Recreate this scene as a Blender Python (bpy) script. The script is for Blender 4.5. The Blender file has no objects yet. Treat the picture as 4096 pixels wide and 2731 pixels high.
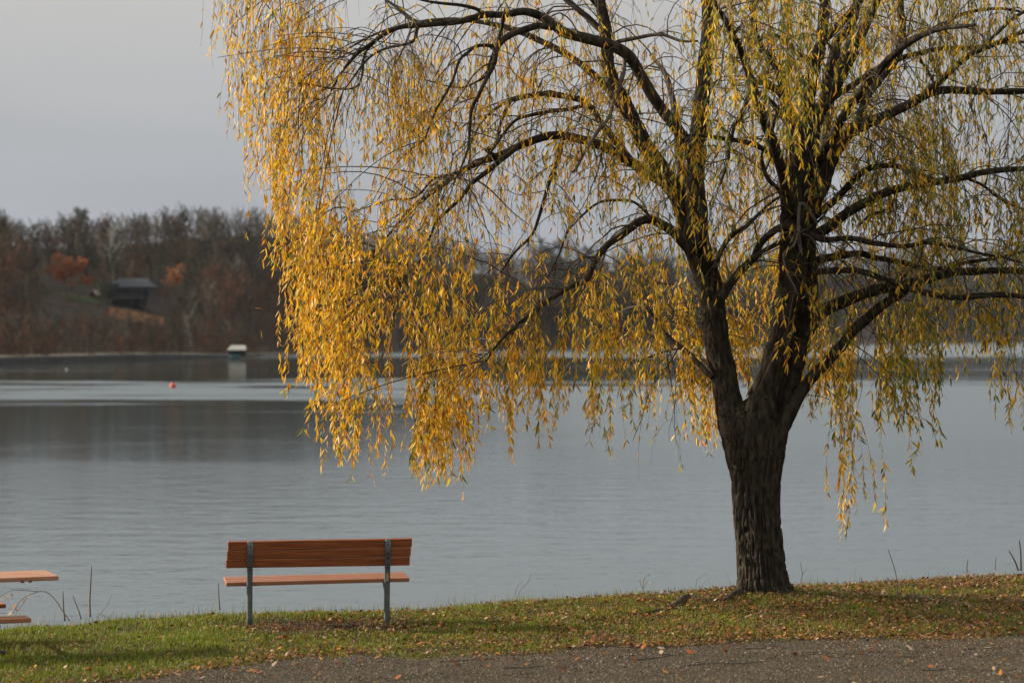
import bpy, math, random
import numpy as np
from mathutils import Vector, Matrix

rng = np.random.default_rng(7)
random.seed(7)
R = math.radians
scene = bpy.context.scene
COL = scene.collection

# ------------------------------------------------------------------ camera
EYE = 4.8                      # metres above the lake
F = 85.0 / 36.0 * 4096.0       # focal length in photograph pixels
CX, HZ = 2048.0, 1350.0        # picture centre, eye level
cam_d = bpy.data.cameras.new('camera')
cam = bpy.data.objects.new('camera', cam_d)
COL.objects.link(cam)
cam.location = (0, 0, EYE)
cam.rotation_euler = (R(90) - (1365.5 - HZ) / F, 0, 0)
cam_d.lens = 85.0
cam_d.sensor_width = 36.0
cam_d.clip_start = 0.5
cam_d.clip_end = 30000
cam_d.dof.use_dof = True
cam_d.dof.focus_distance = 26.3
cam_d.dof.aperture_fstop = 2.0
scene.camera = cam

# ------------------------------------------------------------------ sky
SUN_EL, SUN_AZ = R(20), R(16)   # sun stands to the left, a little behind the tree
sun_dir = Vector((-math.cos(SUN_EL) * math.cos(SUN_AZ), math.cos(SUN_EL) * math.sin(SUN_AZ), math.sin(SUN_EL)))
world = bpy.data.worlds.new('World')
scene.world = world
world.use_nodes = True
nt = world.node_tree
nt.nodes.clear()
w_out = nt.nodes.new('ShaderNodeOutputWorld')
w_bg = nt.nodes.new('ShaderNodeBackground')
w_bg.inputs['Strength'].default_value = 0.1
sky = nt.nodes.new('ShaderNodeTexSky')
sky.sky_type = 'NISHITA'
sky.sun_disc = False
sky.sun_elevation = SUN_EL
sky.sun_rotation = math.atan2(sun_dir.x, sun_dir.y)
sky.dust_density = 3.0
hsv = nt.nodes.new('ShaderNodeHueSaturation')
hsv.inputs['Saturation'].default_value = 0.3
hsv.inputs['Value'].default_value = 0.6
tc = nt.nodes.new('ShaderNodeTexCoord')
sep = nt.nodes.new('ShaderNodeSeparateXYZ')
ramp = nt.nodes.new('ShaderNodeValToRGB')      # thin overcast: greyer low down, brighter above
els = ramp.color_ramp.elements
els[0].position = 0.0
els[0].color = (0.198, 0.221, 0.255, 1)
els[1].position = 1.0
els[1].color = (0.56, 0.585, 0.62, 1)
for p, c in ((0.035, (0.201, 0.217, 0.245, 1)), (0.085, (0.230, 0.238, 0.251, 1)), (0.135, (0.289, 0.284, 0.280, 1)),
             (0.20, (0.415, 0.425, 0.43, 1)), (0.30, (0.53, 0.55, 0.565, 1)), (0.6, (0.56, 0.585, 0.61, 1))):
    e = els.new(p)
    e.color = c
nz = nt.nodes.new('ShaderNodeTexNoise')
nz.inputs['Scale'].default_value = 5.0
nz.inputs['Detail'].default_value = 3.0
mp = nt.nodes.new('ShaderNodeMapping')
mp.inputs['Scale'].default_value = (0.6, 0.6, 3.0)
nmr = nt.nodes.new('ShaderNodeMapRange')
nmr.inputs['From Min'].default_value = 0.3
nmr.inputs['From Max'].default_value = 0.7
nmr.inputs['To Min'].default_value = 9.1
nmr.inputs['To Max'].default_value = 10.9
vscale = nt.nodes.new('ShaderNodeVectorMath')
vscale.operation = 'SCALE'
wmix = nt.nodes.new('ShaderNodeMix')
wmix.data_type = 'RGBA'
wmix.inputs['Factor'].default_value = 0.88
L = nt.links
L.new(tc.outputs['Generated'], sep.inputs[0])
L.new(sep.outputs['Z'], ramp.inputs['Fac'])
L.new(tc.outputs['Generated'], mp.inputs['Vector'])
L.new(mp.outputs[0], nz.inputs['Vector'])
L.new(nz.outputs['Fac'], nmr.inputs['Value'])
L.new(ramp.outputs['Color'], vscale.inputs[0])
L.new(nmr.outputs[0], vscale.inputs['Scale'])
L.new(sky.outputs[0], hsv.inputs['Color'])
L.new(hsv.outputs[0], wmix.inputs['A'])
L.new(vscale.outputs[0], wmix.inputs['B'])
L.new(wmix.outputs['Result'], w_bg.inputs['Color'])
L.new(w_bg.outputs[0], w_out.inputs['Surface'])

# ------------------------------------------------------------------ sun and exposure
sun_d = bpy.data.lights.new('sun', 'SUN')
sun_d.energy = 5.0
sun_d.angle = R(2.0)
sun_d.color = (1.0, 0.89, 0.74)
sun = bpy.data.objects.new('sun', sun_d)
COL.objects.link(sun)
sun.rotation_euler = sun_dir.to_track_quat('Z', 'Y').to_euler()
scene.view_settings.view_transform = 'Standard'
scene.view_settings.look = 'None'
scene.view_settings.exposure = 0.9
scene.view_settings.gamma = 1.0
scene.view_settings.use_curve_mapping = False
scene.cycles.use_denoising = True
scene.cycles.denoising_prefilter = 'ACCURATE'
scene.cycles.max_bounces = 6
scene.cycles.diffuse_bounces = 3
scene.cycles.glossy_bounces = 2
scene.cycles.transmission_bounces = 3
scene.cycles.volume_bounces = 0
scene.cycles.caustics_reflective = False
scene.cycles.caustics_refractive = False

# ------------------------------------------------------------------ helpers
def W(px, py, D):
    """photograph pixel at distance D -> point in the scene"""
    return np.array([(px - CX) / F * D, D, EYE - (py - HZ) / F * D])

def PX(p):
    return CX + p[..., 0] / p[..., 1] * F, HZ - (p[..., 2] - EYE) / p[..., 1] * F

def lerp(a, b, t):
    return a + (b - a) * t

def smooth(a, b, x):
    t = np.clip((x - a) / (b - a), 0, 1)
    return t * t * (3 - 2 * t)

_perm = np.random.default_rng(3).integers(0, 2 ** 31, 65536)

def _hash(i, j, k):
    h = (i * 73856093) ^ (j * 19349663) ^ (k * 83492791)
    return (_perm[h & 65535] & 0xffff) / 65535.0

def noise3(p):
    p = np.asarray(p, float)
    i = np.floor(p).astype(np.int64)
    f = p - i
    f = f * f * (3 - 2 * f)
    x, y, z = i[..., 0], i[..., 1], i[..., 2]
    fx, fy, fz = f[..., 0], f[..., 1], f[..., 2]
    def c(a, b, d):
        return _hash(x + a, y + b, z + d)
    x00 = lerp(c(0, 0, 0), c(1, 0, 0), fx); x10 = lerp(c(0, 1, 0), c(1, 1, 0), fx)
    x01 = lerp(c(0, 0, 1), c(1, 0, 1), fx); x11 = lerp(c(0, 1, 1), c(1, 1, 1), fx)
    return lerp(lerp(x00, x10, fy), lerp(x01, x11, fy), fz)

def noise2(x, y, s=1.0, seed=0.0):
    x = np.asarray(x, float); y = np.asarray(y, float)
    p = np.stack([x * s, y * s, np.full_like(x * 1.0, seed + 0.37)], -1)
    return noise3(p)

def fbm2(x, y, s, seed=0.0, o=3):
    v, a, t = 0.0, 1.0, 0.0
    for k in range(o):
        v = v + a * noise2(x, y, s * 2 ** k, seed + 7 * k); t += a; a *= 0.5
    return v / t

def new_mesh(name, V, faces, cols=None, smooth_shade=False):
    """faces: list of int arrays (n,3) or (n,4)"""
    me = bpy.data.meshes.new(name)
    V = np.asarray(V, np.float32).reshape(-1, 3)
    faces = [np.asarray(f, np.int32) for f in faces if len(f)]
    nl = sum(f.size for f in faces)
    nf = sum(len(f) for f in faces)
    me.vertices.add(len(V)); me.vertices.foreach_set('co', V.ravel())
    me.loops.add(nl); me.polygons.add(nf)
    me.loops.foreach_set('vertex_index', np.concatenate([f.ravel() for f in faces]))
    sizes = np.concatenate([np.full(len(f), f.shape[1], np.int32) for f in faces])
    starts = np.concatenate([[0], np.cumsum(sizes)[:-1]]).astype(np.int32)
    me.polygons.foreach_set('loop_start', starts)
    me.update(calc_edges=True)
    me.polygons.foreach_set('use_smooth', np.full(nf, bool(smooth_shade)))
    if cols is not None:
        a = me.color_attributes.new('Col', 'FLOAT_COLOR', 'POINT')
        c = np.ones((len(V), 4), np.float32); c[:, :3] = cols
        a.data.foreach_set('color', c.ravel())
    me.validate()
    return me

def obj(name, me, m=None, parent=None):
    o = bpy.data.objects.new(name, me)
    COL.objects.link(o)
    if m is not None and me is not None and not me.materials:
        me.materials.append(m)
    if parent is not None:
        o.parent = parent
    return o

def tag(o, label=None, cat=None, group=None, kind=None):
    if label: o['label'] = label
    if cat: o['category'] = cat
    if group: o['group'] = group
    if kind: o['kind'] = kind
    return o

def empty(name, loc=(0, 0, 0), rz=0.0):
    o = bpy.data.objects.new(name, None)
    COL.objects.link(o)
    o.empty_display_size = 0.2
    o.location = loc
    o.rotation_euler = (0, 0, rz)
    return o

class MB:
    """collects boxes, tubes and loose polygons into one mesh"""
    def __init__(s): s.V, s.F3, s.F4, s.n = [], [], [], 0
    def add(s, V, F3=None, F4=None):
        V = np.asarray(V, float).reshape(-1, 3)
        s.V.append(V)
        if F3 is not None and len(F3): s.F3.append(np.asarray(F3) + s.n)
        if F4 is not None and len(F4): s.F4.append(np.asarray(F4) + s.n)
        s.n += len(V)
    def box(s, c, size, rot=None, bev=0.0):
        hx, hy, hz = [k / 2 for k in size]
        b = bev
        if b <= 0:
            V = [(x, y, z) for z in (-hz, hz) for x, y in ((-hx, -hy), (hx, -hy), (hx, hy), (-hx, hy))]
            F4 = [(3, 2, 1, 0), (4, 5, 6, 7), (0, 1, 5, 4), (1, 2, 6, 5), (2, 3, 7, 6), (3, 0, 4, 7)]
            F3 = []
        else:
            V = []; idx = {}
            for sx in (-1, 1):
                for sy in (-1, 1):
                    for sz in (-1, 1):
                        for ax in range(3):
                            p = [sx * (hx - b), sy * (hy - b), sz * (hz - b)]
                            p[ax] += (sx, sy, sz)[ax] * b
                            idx[(sx, sy, sz, ax)] = len(V); V.append(p)
            F4, F3 = [], []
            def q(ids):
                P = [np.array(V[i]) for i in ids]
                n = np.cross(P[1] - P[0], P[2] - P[0]); cen = sum(P) / len(P)
                return ids if np.dot(n, cen) > 0 else ids[::-1]
            for ax in range(3):
                o1, o2 = [a for a in range(3) if a != ax]
                for sg in (-1, 1):
                    ids = []
                    for a, b2 in ((-1, -1), (1, -1), (1, 1), (-1, 1)):
                        sgn = [0, 0, 0]; sgn[ax] = sg; sgn[o1] = a; sgn[o2] = b2
                        ids.append(idx[(*sgn, ax)])
                    F4.append(q(ids))
            for ax in range(3):
                o1, o2 = [a for a in range(3) if a != ax]
                for a in (-1, 1):
                    for b2 in (-1, 1):
                        s0 = [0, 0, 0]; s0[o1] = a; s0[o2] = b2
                        sa, sb = list(s0), list(s0); sa[ax] = -1; sb[ax] = 1
                        F4.append(q([idx[(*sa, o1)], idx[(*sb, o1)], idx[(*sb, o2)], idx[(*sa, o2)]]))
            for sx in (-1, 1):
                for sy in (-1, 1):
                    for sz in (-1, 1):
                        F3.append(q([idx[(sx, sy, sz, 0)], idx[(sx, sy, sz, 1)], idx[(sx, sy, sz, 2)]]))
        V = np.array(V, float)
        if rot is not None:
            V = V @ np.array(rot.to_3x3() if hasattr(rot, 'to_3x3') else rot).T
        s.add(V + np.array(c), F3, F4)
        return s
    def tube(s, pts, rad, seg=8, caps=True):
        V, F4, F3 = tube_arrays(np.array(pts, float), np.broadcast_to(np.array(rad, float), (len(pts),)), seg, caps)
        s.add(V, F3, F4)
        return s
    def build(s, name, m, parent=None, smooth_shade=False):
        V = np.concatenate(s.V)
        fs = []
        if s.F4: fs.append(np.concatenate(s.F4))
        if s.F3: fs.append(np.concatenate(s.F3))
        return obj(name, new_mesh(name, V, fs, None, smooth_shade), m, parent)

def frames(P):
    T = np.gradient(P, axis=0)
    T /= np.linalg.norm(T, axis=1, keepdims=True) + 1e-9
    ref = np.array([0.0, 1.0, 0.0])
    if abs(T[:, 1]).mean() > 0.85: ref = np.array([0.0, 0.0, 1.0])
    E1 = np.cross(T, ref)
    E1 /= np.linalg.norm(E1, axis=1, keepdims=True) + 1e-9
    E2 = np.cross(T, E1)
    return T, E1, E2

def tube_arrays(P, rad, seg, caps=True):
    T, E1, E2 = frames(P)
    th = np.linspace(0, 2 * np.pi, seg, endpoint=False)
    V = P[:, None] + rad[:, None, None] * (np.cos(th)[None, :, None] * E1[:, None] + np.sin(th)[None, :, None] * E2[:, None])
    n = len(P)
    i = np.arange(n - 1)[:, None] * seg; j = np.arange(seg)[None]; k = (j + 1) % seg
    F4 = np.stack([i + j, i + k, i + seg + k, i + seg + j], -1).reshape(-1, 4)
    V = V.reshape(-1, 3); F3 = []
    if caps:
        V = np.concatenate([V, P[:1], P[-1:]])
        a, b = n * seg, n * seg + 1; o = (n - 1) * seg
        jj = np.arange(seg); kk = (jj + 1) % seg
        F3 = np.concatenate([np.stack([np.full(seg, a), kk, jj], -1), np.stack([np.full(seg, b), o + jj, o + kk], -1)])
    return V, F4, F3

def catmull(P, step):
    """resample a polyline (n,k) smoothly; first three columns are the position"""
    P = np.asarray(P, float)
    Q = np.vstack([2 * P[0] - P[1], P, 2 * P[-1] - P[-2]])
    out = []
    for i in range(1, len(Q) - 2):
        p0, p1, p2, p3 = Q[i - 1], Q[i], Q[i + 1], Q[i + 2]
        m = max(2, int(math.ceil(np.linalg.norm((p2 - p1)[:3]) / step)))
        t = np.linspace(0, 1, m, endpoint=False)[:, None]
        out.append(0.5 * (2 * p1 + (p2 - p0) * t + (2 * p0 - 5 * p1 + 4 * p2 - p3) * t ** 2 + (3 * p1 - p0 - 3 * p2 + p3) * t ** 3))
    out.append(P[-1:])
    return np.vstack(out)

def prisms(p0, p1, r0, r1):
    """many three sided tapered twigs at once"""
    p0, p1 = np.asarray(p0, float), np.asarray(p1, float)
    n = len(p0)
    d = p1 - p0; d /= np.linalg.norm(d, axis=1, keepdims=True) + 1e-9
    ref = np.where(np.abs(d[:, 2:3]) > 0.9, np.array([[1.0, 0, 0]]), np.array([[0, 0, 1.0]]))
    a = np.cross(d, ref); a /= np.linalg.norm(a, axis=1, keepdims=True) + 1e-9
    b = np.cross(d, a)
    V = np.zeros((n, 6, 3))
    for k in range(3):
        c, s_ = math.cos(k * 2.0944), math.sin(k * 2.0944)
        o = a * c + b * s_
        V[:, k] = p0 + o * np.asarray(r0).reshape(-1, 1)
        V[:, 3 + k] = p1 + o * np.asarray(r1).reshape(-1, 1)
    base = np.arange(n)[:, None, None] * 6
    f = np.array([[0, 1, 4], [0, 4, 3], [1, 2, 5], [1, 5, 4], [2, 0, 3], [2, 3, 5]])[None]
    return V.reshape(-1, 3), (base + f).reshape(-1, 3)

def twig_tris(p0, p1, r0):
    p0, p1 = np.asarray(p0, float), np.asarray(p1, float)
    n = len(p0)
    d = p1 - p0
    a = np.cross(d, np.random.default_rng(n).normal(0, 1, (n, 3))); a /= np.linalg.norm(a, axis=1, keepdims=True) + 1e-9
    r0 = np.asarray(r0).reshape(-1, 1)
    V = np.stack([p0 - a * r0, p0 + a * r0, p1], 1).reshape(-1, 3)
    return V, np.arange(n * 3).reshape(-1, 3)

def light_tree(P0, P1, R0, R1, cut, tw):
    big = R0 > cut
    V, F3 = prisms(P0[big], P1[big], R0[big], R1[big])
    V2, F2 = twig_tris(P0[~big], P1[~big], np.maximum(R0[~big], tw))
    return np.concatenate([V, V2]), np.concatenate([F3, F2 + len(V)])

# ------------------------------------------------------------------ materials
def nodes_of(name):
    m = bpy.data.materials.new(name); m.use_nodes = True
    n = m.node_tree; n.nodes.clear()
    out = n.nodes.new('ShaderNodeOutputMaterial')
    b = n.nodes.new('ShaderNodeBsdfPrincipled')
    n.links.new(b.outputs[0], out.inputs['Surface'])
    return m, n, b, out

def mat(name, c1, c2=None, scale=8.0, rough=0.7, bump=0.0, bscale=None, stretch=(1, 1, 1), metallic=0.0, detail=4.0, spec=0.4,
        lo=0.35, hi=0.65):
    m, n, b, out = nodes_of(name)
    b.inputs['Roughness'].default_value = rough
    b.inputs['Metallic'].default_value = metallic
    b.inputs['Specular IOR Level'].default_value = spec
    if c2 is None:
        b.inputs['Base Color'].default_value = (*c1, 1)
    tcn = n.nodes.new('ShaderNodeTexCoord')
    mpn = n.nodes.new('ShaderNodeMapping'); mpn.inputs['Scale'].default_value = stretch
    n.links.new(tcn.outputs['Object'], mpn.inputs['Vector'])
    if c2 is not None:
        t = n.nodes.new('ShaderNodeTexNoise'); t.inputs['Scale'].default_value = scale; t.inputs['Detail'].default_value = detail
        n.links.new(mpn.outputs[0], t.inputs['Vector'])
        r = n.nodes.new('ShaderNodeValToRGB')
        r.color_ramp.elements[0].position = lo; r.color_ramp.elements[0].color = (*c1, 1)
        r.color_ramp.elements[1].position = hi; r.color_ramp.elements[1].color = (*c2, 1)
        n.links.new(t.outputs['Fac'], r.inputs['Fac']); n.links.new(r.outputs[0], b.inputs['Base Color'])
    if bump:
        t2 = n.nodes.new('ShaderNodeTexNoise'); t2.inputs['Scale'].default_value = bscale or scale * 3; t2.inputs['Detail'].default_value = 6
        n.links.new(mpn.outputs[0], t2.inputs['Vector'])
        bp = n.nodes.new('ShaderNodeBump'); bp.inputs['Strength'].default_value = bump; bp.inputs['Distance'].default_value = 0.02
        n.links.new(t2.outputs['Fac'], bp.inputs['Height']); n.links.new(bp.outputs[0], b.inputs['Normal'])
    return m

def mat_wood(name, c1, c2, rough=0.55):
    m, n, b, out = nodes_of(name)
    tcn = n.nodes.new('ShaderNodeTexCoord'); oi = n.nodes.new('ShaderNodeObjectInfo')
    cmb = n.nodes.new('ShaderNodeCombineXYZ'); ml = n.nodes.new('ShaderNodeMath'); ml.operation = 'MULTIPLY'; ml.inputs[1].default_value = 57.0
    n.links.new(oi.outputs['Random'], ml.inputs[0])
    for k in range(3): n.links.new(ml.outputs[0], cmb.inputs[k])
    mpn = n.nodes.new('ShaderNodeMapping'); mpn.inputs['Scale'].default_value = (1.0, 26, 26)
    n.links.new(tcn.outputs['Object'], mpn.inputs['Vector']); n.links.new(cmb.outputs[0], mpn.inputs['Location'])
    t = n.nodes.new('ShaderNodeTexNoise'); t.inputs['Scale'].default_value = 3.0; t.inputs['Detail'].default_value = 6
    n.links.new(mpn.outputs[0], t.inputs['Vector'])
    r = n.nodes.new('ShaderNodeValToRGB')
    r.color_ramp.elements[0].position = 0.35; r.color_ramp.elements[0].color = (*c1, 1)
    r.color_ramp.elements[1].position = 0.68; r.color_ramp.elements[1].color = (*c2, 1)
    n.links.new(t.outputs['Fac'], r.inputs['Fac']); n.links.new(r.outputs[0], b.inputs['Base Color'])
    bp = n.nodes.new('ShaderNodeBump'); bp.inputs['Strength'].default_value = 0.12; bp.inputs['Distance'].default_value = 0.004
    n.links.new(t.outputs['Fac'], bp.inputs['Height']); n.links.new(bp.outputs[0], b.inputs['Normal'])
    b.inputs['Roughness'].default_value = rough; b.inputs['Specular IOR Level'].default_value = 0.35
    return m

def mat_col(name, rough=0.7, translucent=0.0, spec=0.3):
    m, n, b, out = nodes_of(name)
    a = n.nodes.new('ShaderNodeAttribute'); a.attribute_name = 'Col'
    b.inputs['Roughness'].default_value = rough
    b.inputs['Specular IOR Level'].default_value = spec
    n.links.new(a.outputs['Color'], b.inputs['Base Color'])
    if translucent:
        t = n.nodes.new('ShaderNodeBsdfTranslucent'); mx = n.nodes.new('ShaderNodeMixShader')
        mx.inputs[0].default_value = translucent
        n.links.new(a.outputs['Color'], t.inputs['Color'])
        n.links.new(b.outputs[0], mx.inputs[1]); n.links.new(t.outputs[0], mx.inputs[2])
        n.links.new(mx.outputs[0], out.inputs['Surface'])
    return m

def mat_leaf(name, c):
    m, n, b, out = nodes_of(name)
    b.inputs['Base Color'].default_value = (*c, 1); b.inputs['Roughness'].default_value = 0.5
    b.inputs['Specular IOR Level'].default_value = 0.3
    t = n.nodes.new('ShaderNodeBsdfTranslucent'); t.inputs['Color'].default_value = (*c, 1)
    mx = n.nodes.new('ShaderNodeMixShader'); mx.inputs[0].default_value = 0.4
    n.links.new(b.outputs[0], mx.inputs[1]); n.links.new(t.outputs[0], mx.inputs[2])
    n.links.new(mx.outputs[0], out.inputs['Surface'])
    return m

M = {}
M['leafcol'] = mat_col('willow leaf', 0.5, 0.45, 0.3)
M['grass'] = mat_col('grass blade', 0.6, 0.25, 0.25)
M['litter'] = mat_col('dry leaf', 0.7, 0.12, 0.2)
M['pebble'] = mat_col('pebble', 0.85, 0.0, 0.2)
M['forest'] = mat_col('bare wood', 0.9, 0.0, 0.1)
M['farleaf'] = mat_col('far leaf', 0.8, 0.2, 0.1)
M['soil'] = mat('turf soil', (0.030, 0.026, 0.010), (0.045, 0.024, 0.012), 3.0, 0.95, 0.6, 40, spec=0.1)
M['gravel'] = mat('gravel', (0.034, 0.025, 0.015), (0.066, 0.050, 0.031), 60.0, 0.95, 0.8, 90, detail=6, spec=0.15)
M['wood'] = mat_wood('stained plank', (0.15, 0.040, 0.012), (0.30, 0.088, 0.026))
M['wood2'] = mat_wood('worn plank', (0.20, 0.068, 0.026), (0.31, 0.125, 0.055), 0.6)
M['wood3'] = mat_wood('table plank', (0.26, 0.105, 0.045), (0.40, 0.20, 0.105), 0.6)
M['steel'] = mat('galvanised steel', (0.105, 0.118, 0.108), (0.07, 0.08, 0.075), 14.0, 0.5, 0.05, 60, metallic=0.3)
M['bolt'] = mat('bolt', (0.03, 0.03, 0.03), None, rough=0.5, metallic=0.5)
M['plate'] = mat('plate', (0.32, 0.25, 0.15), (0.25, 0.19, 0.11), 60, 0.6)
M['black'] = mat('black metal', (0.015, 0.015, 0.017), None, rough=0.5)
M['stalk'] = mat('dry stalk', (0.09, 0.07, 0.05), (0.14, 0.11, 0.075), 30, 0.85)
M['darkstalk'] = mat('dark stalk', (0.035, 0.025, 0.02), (0.06, 0.045, 0.035), 30, 0.85)
M['rock'] = mat('rock', (0.05, 0.045, 0.035), (0.10, 0.085, 0.065), 9, 0.9, 0.6, 25)
M['hill'] = mat('leaf strewn hillside', (0.030, 0.026, 0.019), (0.050, 0.034, 0.022), 0.05, 0.95, spec=0.05)
M['lawn'] = mat('lawn', (0.032, 0.044, 0.016), (0.055, 0.052, 0.024), 0.1, 0.95, spec=0.05)
M['leafslope'] = mat('fallen leaf slope', (0.16, 0.072, 0.028), (0.11, 0.055, 0.025), 0.3, 0.95, spec=0.05)
M['bed'] = mat('lake bed', (0.03, 0.03, 0.025), None, rough=1.0)

def mat_bark(name, c1, c2, moss, sc=1.0):
    m, n, b, out = nodes_of(name)
    tcn = n.nodes.new('ShaderNodeTexCoord')
    mpn = n.nodes.new('ShaderNodeMapping'); mpn.inputs['Scale'].default_value = (1, 1, 0.25)
    n.links.new(tcn.outputs['Object'], mpn.inputs['Vector'])
    t = n.nodes.new('ShaderNodeTexNoise'); t.inputs['Scale'].default_value = 22 * sc; t.inputs['Detail'].default_value = 6
    n.links.new(mpn.outputs[0], t.inputs['Vector'])
    r = n.nodes.new('ShaderNodeValToRGB')
    r.color_ramp.elements[0].position = 0.35; r.color_ramp.elements[0].color = (*c1, 1)
    r.color_ramp.elements[1].position = 0.66; r.color_ramp.elements[1].color = (*c2, 1)
    n.links.new(t.outputs['Fac'], r.inputs['Fac'])
    v = n.nodes.new('ShaderNodeTexNoise'); v.inputs['Scale'].default_value = 9.0; v.inputs['Detail'].default_value = 5
    n.links.new(tcn.outputs['Object'], v.inputs['Vector'])
    mr = n.nodes.new('ShaderNodeMapRange'); mr.inputs['From Min'].default_value = 0.62; mr.inputs['From Max'].default_value = 0.72
    n.links.new(v.outputs['Fac'], mr.inputs['Value'])
    mx = n.nodes.new('ShaderNodeMix'); mx.data_type = 'RGBA'
    mx.inputs['B'].default_value = (*moss, 1)
    n.links.new(mr.outputs[0], mx.inputs['Factor']); n.links.new(r.outputs[0], mx.inputs['A'])
    n.links.new(mx.outputs['Result'], b.inputs['Base Color'])
    b.inputs['Roughness'].default_value = 0.9; b.inputs['Specular IOR Level'].default_value = 0.15
    bp = n.nodes.new('ShaderNodeBump'); bp.inputs['Strength'].default_value = 0.5; bp.inputs['Distance'].default_value = 0.01
    n.links.new(t.outputs['Fac'], bp.inputs['Height']); n.links.new(bp.outputs[0], b.inputs['Normal'])
    return m

M['bark'] = mat_bark('willow bark', (0.013, 0.010, 0.0065), (0.050, 0.038, 0.024), (0.052, 0.055, 0.034))
M['twig'] = mat('willow twig', (0.040, 0.025, 0.013), (0.070, 0.044, 0.020), 6, 0.7)
M['paletwig'] = mat('grey dead branch', (0.11, 0.09, 0.065), (0.075, 0.06, 0.045), 14, 0.85)

def mat_water():
    m, n, b, out = nodes_of('lake water')
    b.inputs['Base Color'].default_value = (0.010, 0.030, 0.029, 1)
    b.inputs['IOR'].default_value = 1.38
    b.inputs['Specular IOR Level'].default_value = 0.5
    def N(t, **k):
        x = n.nodes.new(t)
        for a, v in k.items(): setattr(x, a, v)
        return x
    def math_(op, a, b_=None, clamp=False):
        x = N('ShaderNodeMath', operation=op); x.use_clamp = clamp
        for i, v in enumerate((a, b_)):
            if v is None: continue
            if isinstance(v, (int, float)): x.inputs[i].default_value = v
            else: n.links.new(v, x.inputs[i])
        return x.outputs[0]
    def mrange(v, a, b_, c=0.0, d=1.0):
        x = N('ShaderNodeMapRange', interpolation_type='SMOOTHSTEP')
        n.links.new(v, x.inputs['Value'])
        for k, q in zip(('From Min', 'From Max', 'To Min', 'To Max'), (a, b_, c, d)): x.inputs[k].default_value = q
        return x.outputs[0]
    tcn = N('ShaderNodeTexCoord')
    sp = N('ShaderNodeSeparateXYZ'); n.links.new(tcn.outputs['Object'], sp.inputs[0])
    def noise(scale, stretch, detail=3.0):
        mpn = N('ShaderNodeMapping'); mpn.inputs['Scale'].default_value = stretch
        n.links.new(tcn.outputs['Object'], mpn.inputs['Vector'])
        t = N('ShaderNodeTexNoise'); t.inputs['Scale'].default_value = scale; t.inputs['Detail'].default_value = detail
        n.links.new(mpn.outputs[0], t.inputs['Vector'])
        return t.outputs['Fac']
    big = noise(0.01, (0.6, 1.6, 1), 3.0)
    # wind: distance with a wandering edge
    d = math_('MULTIPLY', sp.outputs['Y'], math_('ADD', math_('MULTIPLY', math_('SUBTRACT', big, 0.5), 0.6), 1.0))
    fine = noise(0.05, (0.8, 1.4, 1), 5.0)
    d = math_('MULTIPLY', d, math_('ADD', math_('MULTIPLY', math_('SUBTRACT', fine, 0.5), 0.75), 1.0))
    ax = math_('DIVIDE', sp.outputs['X'], sp.outputs['Y'])
    band1 = math_('MULTIPLY', mrange(d, 236, 266), mrange(d, 560, 640, 1.0, 0.0))
    band2 = math_('MULTIPLY', mrange(d, 78, 112), mrange(d, 170, 206, 1.0, 0.0))
    band2 = math_('MULTIPLY', band2, mrange(ax, -0.05, 0.06, 1.0, 0.0))
    streak = mrange(noise(0.02, (0.25, 3.0, 1), 4.0), 0.60, 0.70, 1.0, 0.25)
    calm = math_('MULTIPLY', math_('MAXIMUM', band1, math_('MULTIPLY', band2, 0.92)), streak)
    calm = math_('MAXIMUM', calm, mrange(d, 640, 700, 0.0, 0.12))
    ruf = mrange(d, 60, 150, 0.09, 0.24)
    rough = math_('ADD', math_('MULTIPLY', ruf, math_('SUBTRACT', 1.0, calm)), math_('MULTIPLY', calm, 0.05))
    n.links.new(rough, b.inputs['Roughness'])
    rip = noise(3.2, (0.8, 1.0, 1), 3.0)
    mid = noise(0.8, (0.7, 1.0, 1), 2.0)
    h = math_('ADD', math_('MULTIPLY', rip, 0.45), math_('MULTIPLY', mid, 0.8))
    bp = N('ShaderNodeBump')
    bp.inputs['Distance'].default_value = 0.09
    n.links.new(math_('ADD', math_('MULTIPLY', calm, -0.13), 0.24), bp.inputs['Strength'])
    n.links.new(h, bp.inputs['Height'])
    n.links.new(bp.outputs[0], b.inputs['Normal'])
    return m

M['water'] = mat_water()

# ------------------------------------------------------------------ near ground
S = 4096.0 / 2352.0
edge_px = np.array([(-800, 1445), (0, 1430), (250, 1412), (500, 1400), (740, 1390), (1000, 1385), (1400, 1358), (1650, 1345),
                    (1900, 1330), (2100, 1318), (2352, 1310), (3000, 1290)], float) * S
_ed = F * (EYE - 1.95) / (edge_px[:, 1] - HZ)
_ex = (edge_px[:, 0] - CX) / F * _ed

def y_edge(x): return np.interp(x, _ex, _ed)

path_px = np.array([(-900, 1640), (-100, 1590), (320, 1562), (459, 1546), (596, 1523), (733, 1503), (928, 1500), (1125, 1499), (1279, 1491),
                    (1378, 1487), (1668, 1479), (1916, 1471), (2206, 1468), (2352, 1453), (3100, 1440)], float) * S
_pd = F * (EYE - 1.95) / (path_px[:, 1] - HZ)
_pxw = (path_px[:, 0] - CX) / F * _pd

def y_path(x): return np.interp(x, _pxw, _pd) + 0.7 * (fbm2(x, x * 0 + 3, 1.3, 5) - 0.5) + 0.35 * (fbm2(x, x * 0 + 9, 5.0, 6) - 0.5)

TREE_D = F * (EYE - 1.95) / (2385 - HZ)
TREE_X = (3050 - CX) / F * TREE_D

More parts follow.
